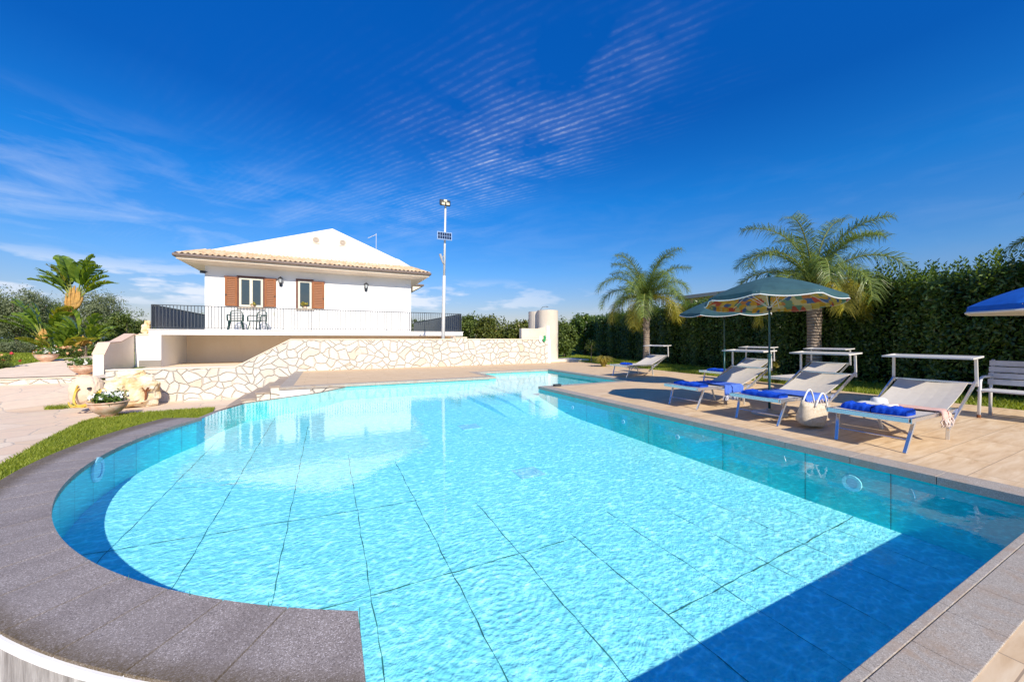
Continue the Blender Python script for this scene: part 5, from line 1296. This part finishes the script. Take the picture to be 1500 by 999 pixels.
# ---- slatted garden chair at the right edge
t_ = thing('garden_bench', (9.75, 1.75, 0), 'weathered white slatted bench with rusty metal legs at the right edge', 'bench')
fo = [P(1438, 605), P(1490, 621)]; 
Bx, By = 9.20, 1.62
def bench():
    # bench faces the pool (-X); length runs along -Y from the near-left end
    y0, y1 = .55, 2.02; xf, xb = 9.22, 9.75
    for k, z in enumerate((.50, .60, .70, .80)):
        MB().box((xb + .02 + .03 * k, y0, z), (xb + .045 + .03 * k, y1, z + .088)).build('back_slat', M['benchw'], t_, bevel=.004)
    for k in range(5): MB().box((xf + .02 + .10 * k, y0, .415), (xf + .11 + .10 * k, y1, .438)).build('seat_slat', M['benchw'], t_, bevel=.004)
    for y in (y0 + .03, y1 - .03):
        b = MB(); b.tube([(xf - .02, y, 0), (xf + .03, y, .40), (xf + .04, y, .56), (xf + .10, y, .625), (xf + .2, y, .64), (xb + .12, y, .63)], .020, 8)
        b.tube([(xb + .0, y, 0), (xb + .03, y, .40), (xb + .06, y, .55), (xb + .17, y, .90)], .020, 8); b.tube([(xf + .03, y, .40), (xb + .03, y, .40)], .016, 8); b.build('side_frame', M['bencha'], t_, smooth=True)
        for x, z in ((xf - .02, 0), (xb + .01, 0), (xb + .03, .38)): MB().tube([(x, y, z + .002), (x + .004, y, z + .05)], .0225, 8).build('rust_patch', M['rust'], t_)
bench()

# ---- solar street lamp behind the wall
q = W(649, 497, 17.1); zt2 = W(652.5, 303, 17.1).z; t_ = thing('solar_lamp_post', (q.x, 17.1, 0), 'tall white pole with a solar panel and floodlight behind the stone wall', 'lamp post')
xt = W(652.5, 303, 17.1).x; pl_ = lambda z: Vector((lerp(q.x, xt, (z - 1.2) / (zt2 - 1.2)), 17.1, z))
MB().tube([pl_(-.1), pl_(3), pl_(4.2)], [.085, .078, .07], 14).build('pole', M['polew'], t_, smooth=True); MB().tube([pl_(4.19), pl_(zt2)], [.052, .046], 12).build('upper_pole', M['polew'], t_, smooth=True)
a, b = W(644, 291.5, 16.95), W(660, 303, 16.95); hd = MB().box((a.x, 16.92, b.z), (b.x, 17.02, a.z)).build('lamp_head', M['black'], t_, bevel=.06)
for px, py in ((652, 293.8), (649, 297.9), (655.6, 298.6)):
    c = W(px + .2, py + .8, 16.95); MB().box((c.x - .075, 16.905, c.z - .055), (c.x + .075, 16.919, c.z + .055)).build('led_module', M['led'], hd, bevel=.004)
MB().bar(pl_(zt2 - .05) + Vector((0, 0, 0)), (xt, 17.0, b.z + .1), .06).build('bracket', M['polew'], t_)
a, b = W(640.3, 338.6, 16.9), W(662, 352.8, 16.9); fr_ = MB().box((a.x, 16.89, b.z), (b.x, 16.93, a.z)).build('solar_panel', M['alu'], t_)
mb = MB()
for i in range(6):
    for j in range(2):
        x0 = lerp(a.x + .03, b.x - .03, i / 6); x1 = lerp(a.x + .03, b.x - .03, (i + 1) / 6); z0 = lerp(b.z + .03, a.z - .03, j / 2); z1 = lerp(b.z + .03, a.z - .03, (j + 1) / 2)
        mb.box((x0 + .010, 16.884, z0 + .010), (x1 - .010, 16.889, z1 - .010))
mb.build('solar_cells', M['cell'], fr_)
c0, c1_ = W(644.5, 372, 16.9), W(648.8, 385, 16.95); mb = MB(); mb.tube([c0, c0.lerp(c1_, .55)], .055, 10); mb.tube([c0.lerp(c1_, .5), c1_], [.05, .035], 8); mb.bar(c1_, pl_(c1_.z - .05), .05); mb.bar(c0.lerp(c1_, .45), pl_(c0.z), .03); mb.build('camera', mat('grey_camera', (.42, .42, .42), .4), t_)

# ---- plastic armchairs on the balcony
def make_chair():
    root = thing('plastic_armchair', (0, 0, 0), 'chair', 'chair', 'green plastic chairs on the balcony'); m_ = M['green_plastic']
    for sx2 in (-1, 1):
        for sy2 in (-1, 1): MB().bar((sx2 * .20, sy2 * .20, .42), (sx2 * .27, sy2 * .25, 0), .05, .035).build('leg', m_, root, world=False, bevel=.006)
    MB().box((-.24, -.22, .40), (.24, .24, .44)).build('seat', m_, root, world=False, bevel=.012)
    mb = MB()
    for k in range(5): z = .50 + .068 * k; w2 = .19 - .008 * abs(k - 1); mb.tube([(lerp(-w2, w2, j / 6), .23 + .06 * (z - .42) + .03 * (1 - (2 * j / 6 - 1) ** 2) * 1, z) for j in range(7)], .017, 6)
    mb.tube([(-.21, .22, .44), (-.215, .24, .62), (-.20, .26, .80), (-.12, .285, .86), (0, .30, .875), (.12, .285, .86), (.20, .26, .80), (.215, .24, .62), (.21, .22, .44)], .022, 8); mb.build('backrest', m_, root, world=False, smooth=True)
    for s_ in (-1, 1): MB().tube([(s_ * .27, -.22, .40), (s_ * .28, -.22, .60), (s_ * .28, -.16, .655), (s_ * .27, .05, .66), (s_ * .22, .24, .68)], .022, 8).build('armrest', m_, root, world=False, smooth=True)
    return root
ch = make_chair(); 
for i, (px, rz, lab) in enumerate(((345.5, 6, 'green plastic armchair on the balcony, left one under the big window'), (378, -28, 'green plastic armchair on the balcony, right one turned towards the other'))):
    o = ch if i == 0 else copy_tree(ch); q = W(px, 481, 23.4); o.location = (q.x, 23.4, zt); o.rotation_euler = (0, 0, R(rz)); o.scale = (1.22,) * 3; o['label'] = lab

# ---- flower pots
def flowers(c, r_, h, n, parent, petals, leaf=.06, m_='flower_green', fs=.05):
    foliage_blob('leaves', [(Vector(c) + Vector((0, 0, h * .45)), r_, r_, h * .5)], n, leaf, leaf * .55, M[m_], parent, up=.4)
    for mm, k in petals:
        d = rng.normal(size=(k, 3)); d /= np.linalg.norm(d, axis=1, keepdims=True); d[:, 2] = abs(d[:, 2]); pts = np.array(c) + d * np.array([r_ * .95, r_ * .95, h * .55]) + np.array([0, 0, h * .42])
        V, Qd = leaf_cards(np.repeat(pts, 6, 0) + rng.normal(size=(k * 6, 3)) * fs * .35, np.repeat(d, 6, 0) + rng.normal(size=(k * 6, 3)) * .4, fs, fs * .9); npmesh('blossoms', V, Qd, M[mm], parent)
def bowl(q, r_, h, label, petals, foot=True, seed=0, hd_=1.0, cat='flower pot'):
    t_ = thing('flower_bowl', q, label, cat)
    z0 = .0
    if foot:
        MB().lathe([(0, .05), (r_ * .50, .05), (r_ * .52, .04), (r_ * .52, .0), (0, 0)], q, 24).build('foot_slab', M['pot'], t_, smooth=False); z0 = .05
    pr = [(0, z0), (r_ * .32, z0), (r_ * .38, z0 + h * .10), (r_ * .62, z0 + h * .28), (r_ * .85, z0 + h * .55), (r_ * .95, z0 + h * .80), (r_ * .93, z0 + h * .90), (r_ * 1.02, z0 + h * .93), (r_ * 1.02, z0 + h), (r_ * .92, z0 + h), (r_ * .88, z0 + h * .85), (0, z0 + h * .82)]
    MB().lathe(pr, q, 28).build('bowl', M['pot'], t_, smooth=True)
    flowers(q + Vector((0, 0, z0 + h * .9)), r_ * .95, h * .75 * hd_, 900, t_, petals, leaf=r_ * .22, fs=r_ * .20); return t_
bowl(P(159, 612, TL), .40, .40, 'footed stone bowl of white flowers on the terrace beside the grass strip', [('petal_white', 22)])
q = W(123, 551, 20.0); q.z = -.165; bowl(q, .40, .36, 'terracotta bowl of small white flowers on the path by the stair parapet', [('petal_white', 10)], foot=True)
q = PG(68, 530.5); bowl(q, .38, .36, 'wide pale terracotta bowl of white and orange flowers on the lawn edge', [('petal_white', 14), ('petal_orange', 10)], foot=False)
q = PG(137, 513); bowl(q, .36, .34, 'small flower bowl half hidden behind the stair parapet', [('petal_white', 8)], foot=False)
for px, py, lab in ((370.5, 449, 'small green potted plant on the sill of the two pane window'), (447, 451.5, 'leafy potted plant on the sill of the narrow window')):
    q = W(px, py, YF - .08); t_ = thing('sill_plant', q, lab, 'potted plant'); big = px > 400; MB().lathe([(0, 0), (.06, 0), (.08, .12), (.07, .12), (0, .11)], q + Vector((0, 0, -.02)), 14).build('pot', M['pot'], t_); foliage_blob('leaves', [(q + Vector((0, 0, .22 if big else .15)), .20 if big else .14, .12, .17 if big else .09)], 350 if big else 160, .09, .06, M['yellowtuft'], t_)

# ---- carved rock fountain with hose at the left end of the wall
def rockmesh(name, c, rx, ry, rz, m_, parent, seed, n=4, amp=.16, flat=False):
    bm = bmesh.new(); bmesh.ops.create_icosphere(bm, subdivisions=n, radius=1.0); rs = random.Random(seed); ph = [rs.uniform(0, 6) for _ in range(9)]
    from mathutils import noise as mn
    for v_ in bm.verts:
        p_ = v_.co.copy(); p_ = Vector((math.copysign(abs(p_.x) ** .8, p_.x), p_.y, math.copysign(abs(p_.z) ** .75, p_.z))); k = 1 + amp * 1.2 * mn.noise(p_ * 1.7 + Vector((seed, 0, 0))) + amp * .9 * abs(mn.noise(p_ * 4.1 + Vector((0, seed, 0)))) + amp * .5 * mn.noise(p_ * 9.0) + .4 * amp * (math.sin(p_.x * 3 + ph[0]) * math.cos(p_.y * 2.7 + ph[1]) + .6 * math.sin(p_.z * 5 + ph[2] + p_.x * 4) + .35 * math.sin(p_.x * 11 + ph[3]) * math.sin(p_.z * 9 + ph[4]))
        v_.co = Vector((c[0] + p_.x * rx * k, c[1] + p_.y * ry * k, max(c[2] + p_.z * rz * k, TL - .05 if c[2] < 0 else -9)))
    me = bpy.data.meshes.new(name); bm.to_mesh(me); bm.free(); return link(name, me, m_, parent, False)
c = W(160, 585, 15.6); t_ = thing('rock_fountain', (c.x, 15.5, TL), 'rugged golden rock fountain with a round millstone against the end of the wall', 'fountain')
def rp_(px, py, Y, wpx, hpx, ry, seed, name, amp=.15, m_='rock'):
    q = W(px, py, Y); d = q.x * SN + q.y * CS; return rockmesh(name, q, wpx / 2 / F * d, ry, hpx / 2 / F * d, M[m_], t_, seed, amp=amp)
rp_(190, 575, 15.7, 62, 44, .38, 3, 'boulder'); rp_(160, 574, 15.5, 44, 30, .34, 5, 'boulder'); rp_(192, 551, 16.1, 32, 18, .2, 9, 'boulder', .2); rp_(213, 572, 16.0, 26, 46, .2, 12, 'boulder', .12)
rp_(127, 572, 15.2, 36, 42, .26, 21, 'millstone', .06, 'flag')
rp_(149, 562, 15.6, 12, 6, .15, 31, 'pebble', .1); 
q = W(130, 569, 14.92); MB().lathe([(0, .0), (.07, 0)], (0, 0, 0), 12)
mb = MB(); mb.tube([(q.x, 14.9, q.z), (q.x + .03, 15.1, q.z)], .036, 12); mb.build('spout_hole', M['grout'], t_)
cc_ = [W(207, 591, 15.4), W(213, 585, 15.4), W(214, 577, 15.4), W(213, 573, 15.4)]; mb = MB(); mb.tube(cc_, [.02, .025, .03, .03], 7)
for k in range(6): a = k * 1.05; mb.tube([cc_[-1], cc_[-1] + Vector((.13 * math.cos(a), .05 * math.sin(a), .05 + .07 * abs(math.sin(a))))], .016, 5)
mb.build('iron_tap', M['rust'], t_)
t_ = thing('garden_hose', P(125, 596, TL), 'coiled bright yellow garden hose hung over the millstone', 'hose')
mb = MB()
def sm(pp, n=6):                                                   # Catmull-Rom
    out = []; P_ = [pp[0]] + pp + [pp[-1]]
    for i in range(1, len(P_) - 2):
        for k in range(n):
            t1 = k / n; a, b, c2, d2 = P_[i - 1], P_[i], P_[i + 1], P_[i + 2]
            out.append(.5 * ((2 * b) + (c2 - a) * t1 + (2 * a - 5 * b + 4 * c2 - d2) * t1 ** 2 + (3 * b - a - 3 * c2 + d2) * t1 ** 3))
    return out + [pp[-1]]
for k in range(8):
    o = (k - 4) * 1.0; jit = lambda s_: rng.normal() * s_
    pix = [(152 + jit(1), 570 + o * .4), (144, 577 + o), (136 + jit(1), 585 + o), (126, 593 + o * .5), (114, 594.5 + o * .3), (109 + o * .5, 588 + jit(1.5)), (111 + o * .6, 576 + jit(1)), (116 + o * .7, 566 + jit(2))][:(11 if k in (1, 4) else 4 + k % 3)] if k not in (0, 7) else [(150, 571), (140, 585 + o), (128 + o, 595), (117, 596.5), (104, 595 + o * .3), (100, 589)]
    mb.tube(sm([W(a, b, 14.75 + .03 * (k % 3) + (.0 if i < 6 else .12)) for i, (a, b) in enumerate(pix)]), .017, 6)
mb.build('coil', M['hose'], t_, smooth=True)
# stone ornament on the balcony stair head
q = W(214, 489.5, 22.4); t_ = thing('stone_ornament', q, 'small yellowish carved stone ornament beside the balcony corner', 'ornament')
rockmesh('body', q + Vector((0, 0, .22)), .16, .12, .24, M['rock'], t_, 41, 3, .2); rockmesh('head', q + Vector((.05, 0, .50)), .11, .09, .12, M['rock'], t_, 43, 3, .12); MB().box(q - Vector((.2, .15, .02)), q + Vector((.2, .15, .03))).build('plinth', M['rock'], t_)

# ---- pool fittings
def disc(c, nrm, r0, r1, dep, name, m_, parent, n=24):
    z = Vector(nrm).normalized(); x = z.cross(Vector((0, 0, 1))) if abs(z.z) < .9 else Vector((1, 0, 0)); x.normalize(); y = z.cross(x); b = MB(); vs = []; fs = []
    pr = [(r0, 0), (r0, dep), (r1 * .96, dep), (r1, dep * .5), (r1, 0)] if r0 > 0 else [(0, dep), (r1 * .96, dep), (r1, dep * .5), (r1, 0)]
    for (r_, d_) in pr:
        for k in range(n): a = 2 * math.pi * k / n; vs.append(Vector(c) + x * r_ * math.cos(a) + y * r_ * math.sin(a) + z * d_)
    for i in range(len(pr) - 1):
        for k in range(n): k2 = (k + 1) % n; fs.append((i * n + k, i * n + k2, (i + 1) * n + k2, (i + 1) * n + k))
    return b.raw(vs, fs).build(name, m_, parent, smooth=False)
best = None
for ia in range(300):
    aa = lerp(2.9, 3.45, ia / 299)
    X_, Y_ = CX + RI * math.cos(aa), CY + RI * math.sin(aa); d_ = X_ * SN + Y_ * CS; px_ = 750 + F * (X_ * CS - Y_ * SN) / d_
    if best is None or abs(px_ - 141) < best[0]: best = (abs(px_ - 141), aa, CH - (688 - HOR) * d_ / F)
ang = best[1]; lc = Vector((CX + (RI - .004) * math.cos(ang), CY + (RI - .004) * math.sin(ang), best[2])); nrm = Vector((-math.cos(ang), -math.sin(ang), 0))
t_ = thing('pool_light', lc, 'round underwater light on the curved pool wall', 'pool light', 'underwater pool lights'); disc(lc, nrm, .085, .135, .02, 'rim', M['plasticw'], t_); disc(lc, nrm, 0, .082, .012, 'lens', M['plasticw'], t_)
lc = Vector((XR - .004, 1.62 + .3, -.27)); t_ = thing('pool_light', lc, 'round underwater light on the straight right wall of the pool', 'pool light', 'underwater pool lights'); disc(lc, (-1, 0, 0), .05, .085, .014, 'rim', M['pool'], t_); disc(lc, (-1, 0, 0), 0, .048, .01, 'lens', M['plasticw'], t_)
for i, (y, lab) in enumerate(((4.1, 'small white inlet nozzle on the right pool wall below the straw bag'), (5.3, 'small white inlet nozzle on the right pool wall below the fringed throw'), (6.9, 'small white inlet nozzle on the far part of the right pool wall'))):
    lc = Vector((XR - .004, y, -.30)); t_ = thing('pool_inlet', lc, lab, 'pool inlet', 'inlet nozzles on the right pool wall'); disc(lc, (-1, 0, 0), .018, .04, .012, 'flange', M['plasticw'], t_, 14)
dq_ = P(774, 693, floor_z(2.3, 4.2)); dq_.z += .004; t_ = thing('floor_drain', dq_, 'square white main drain with a round grate on the pool floor', 'drain'); disc(dq_, (0, 0, 1), .11, .15, .012, 'rim', M['plasticw'], t_); disc(dq_, (0, 0, 1), 0, .108, .008, 'grate', M['plasticw'], t_)
b = MB()
for s_ in ((-.18, -.18, .18, -.13), (-.18, .13, .18, .18), (-.18, -.13, -.13, .13), (.13, -.13, .18, .13)): b.box((dq_.x + s_[0], dq_.y + s_[1], dq_.z), (dq_.x + s_[2], dq_.y + s_[3], dq_.z + .006))
b.build('surround', M['plasticw'], t_)
dq_ = P(688, 626, floor_z(2.4, 6.6)); t_ = tag(MB().box(dq_ + Vector((-.2, -.2, .003)), dq_ + Vector((.2, .2, .02))).build('drain_cover', M['plasticw'], bevel=.01), 'plain white square cover on the far pool floor', 'drain cover')
q = P(816, 566); t_ = thing('skimmer_box', q + Vector((0, 0, .004)), 'small dark box on the coping at the inner corner of the pool', 'box'); MB().box(q + Vector((-.10, -.05, .004)), q + Vector((.10, .05, .05))).build('body', M['iron'], t_, bevel=.008); MB().box(q + Vector((-.105, -.055, .05)), q + Vector((.105, .055, .06))).build('lid', M['grout'], t_)
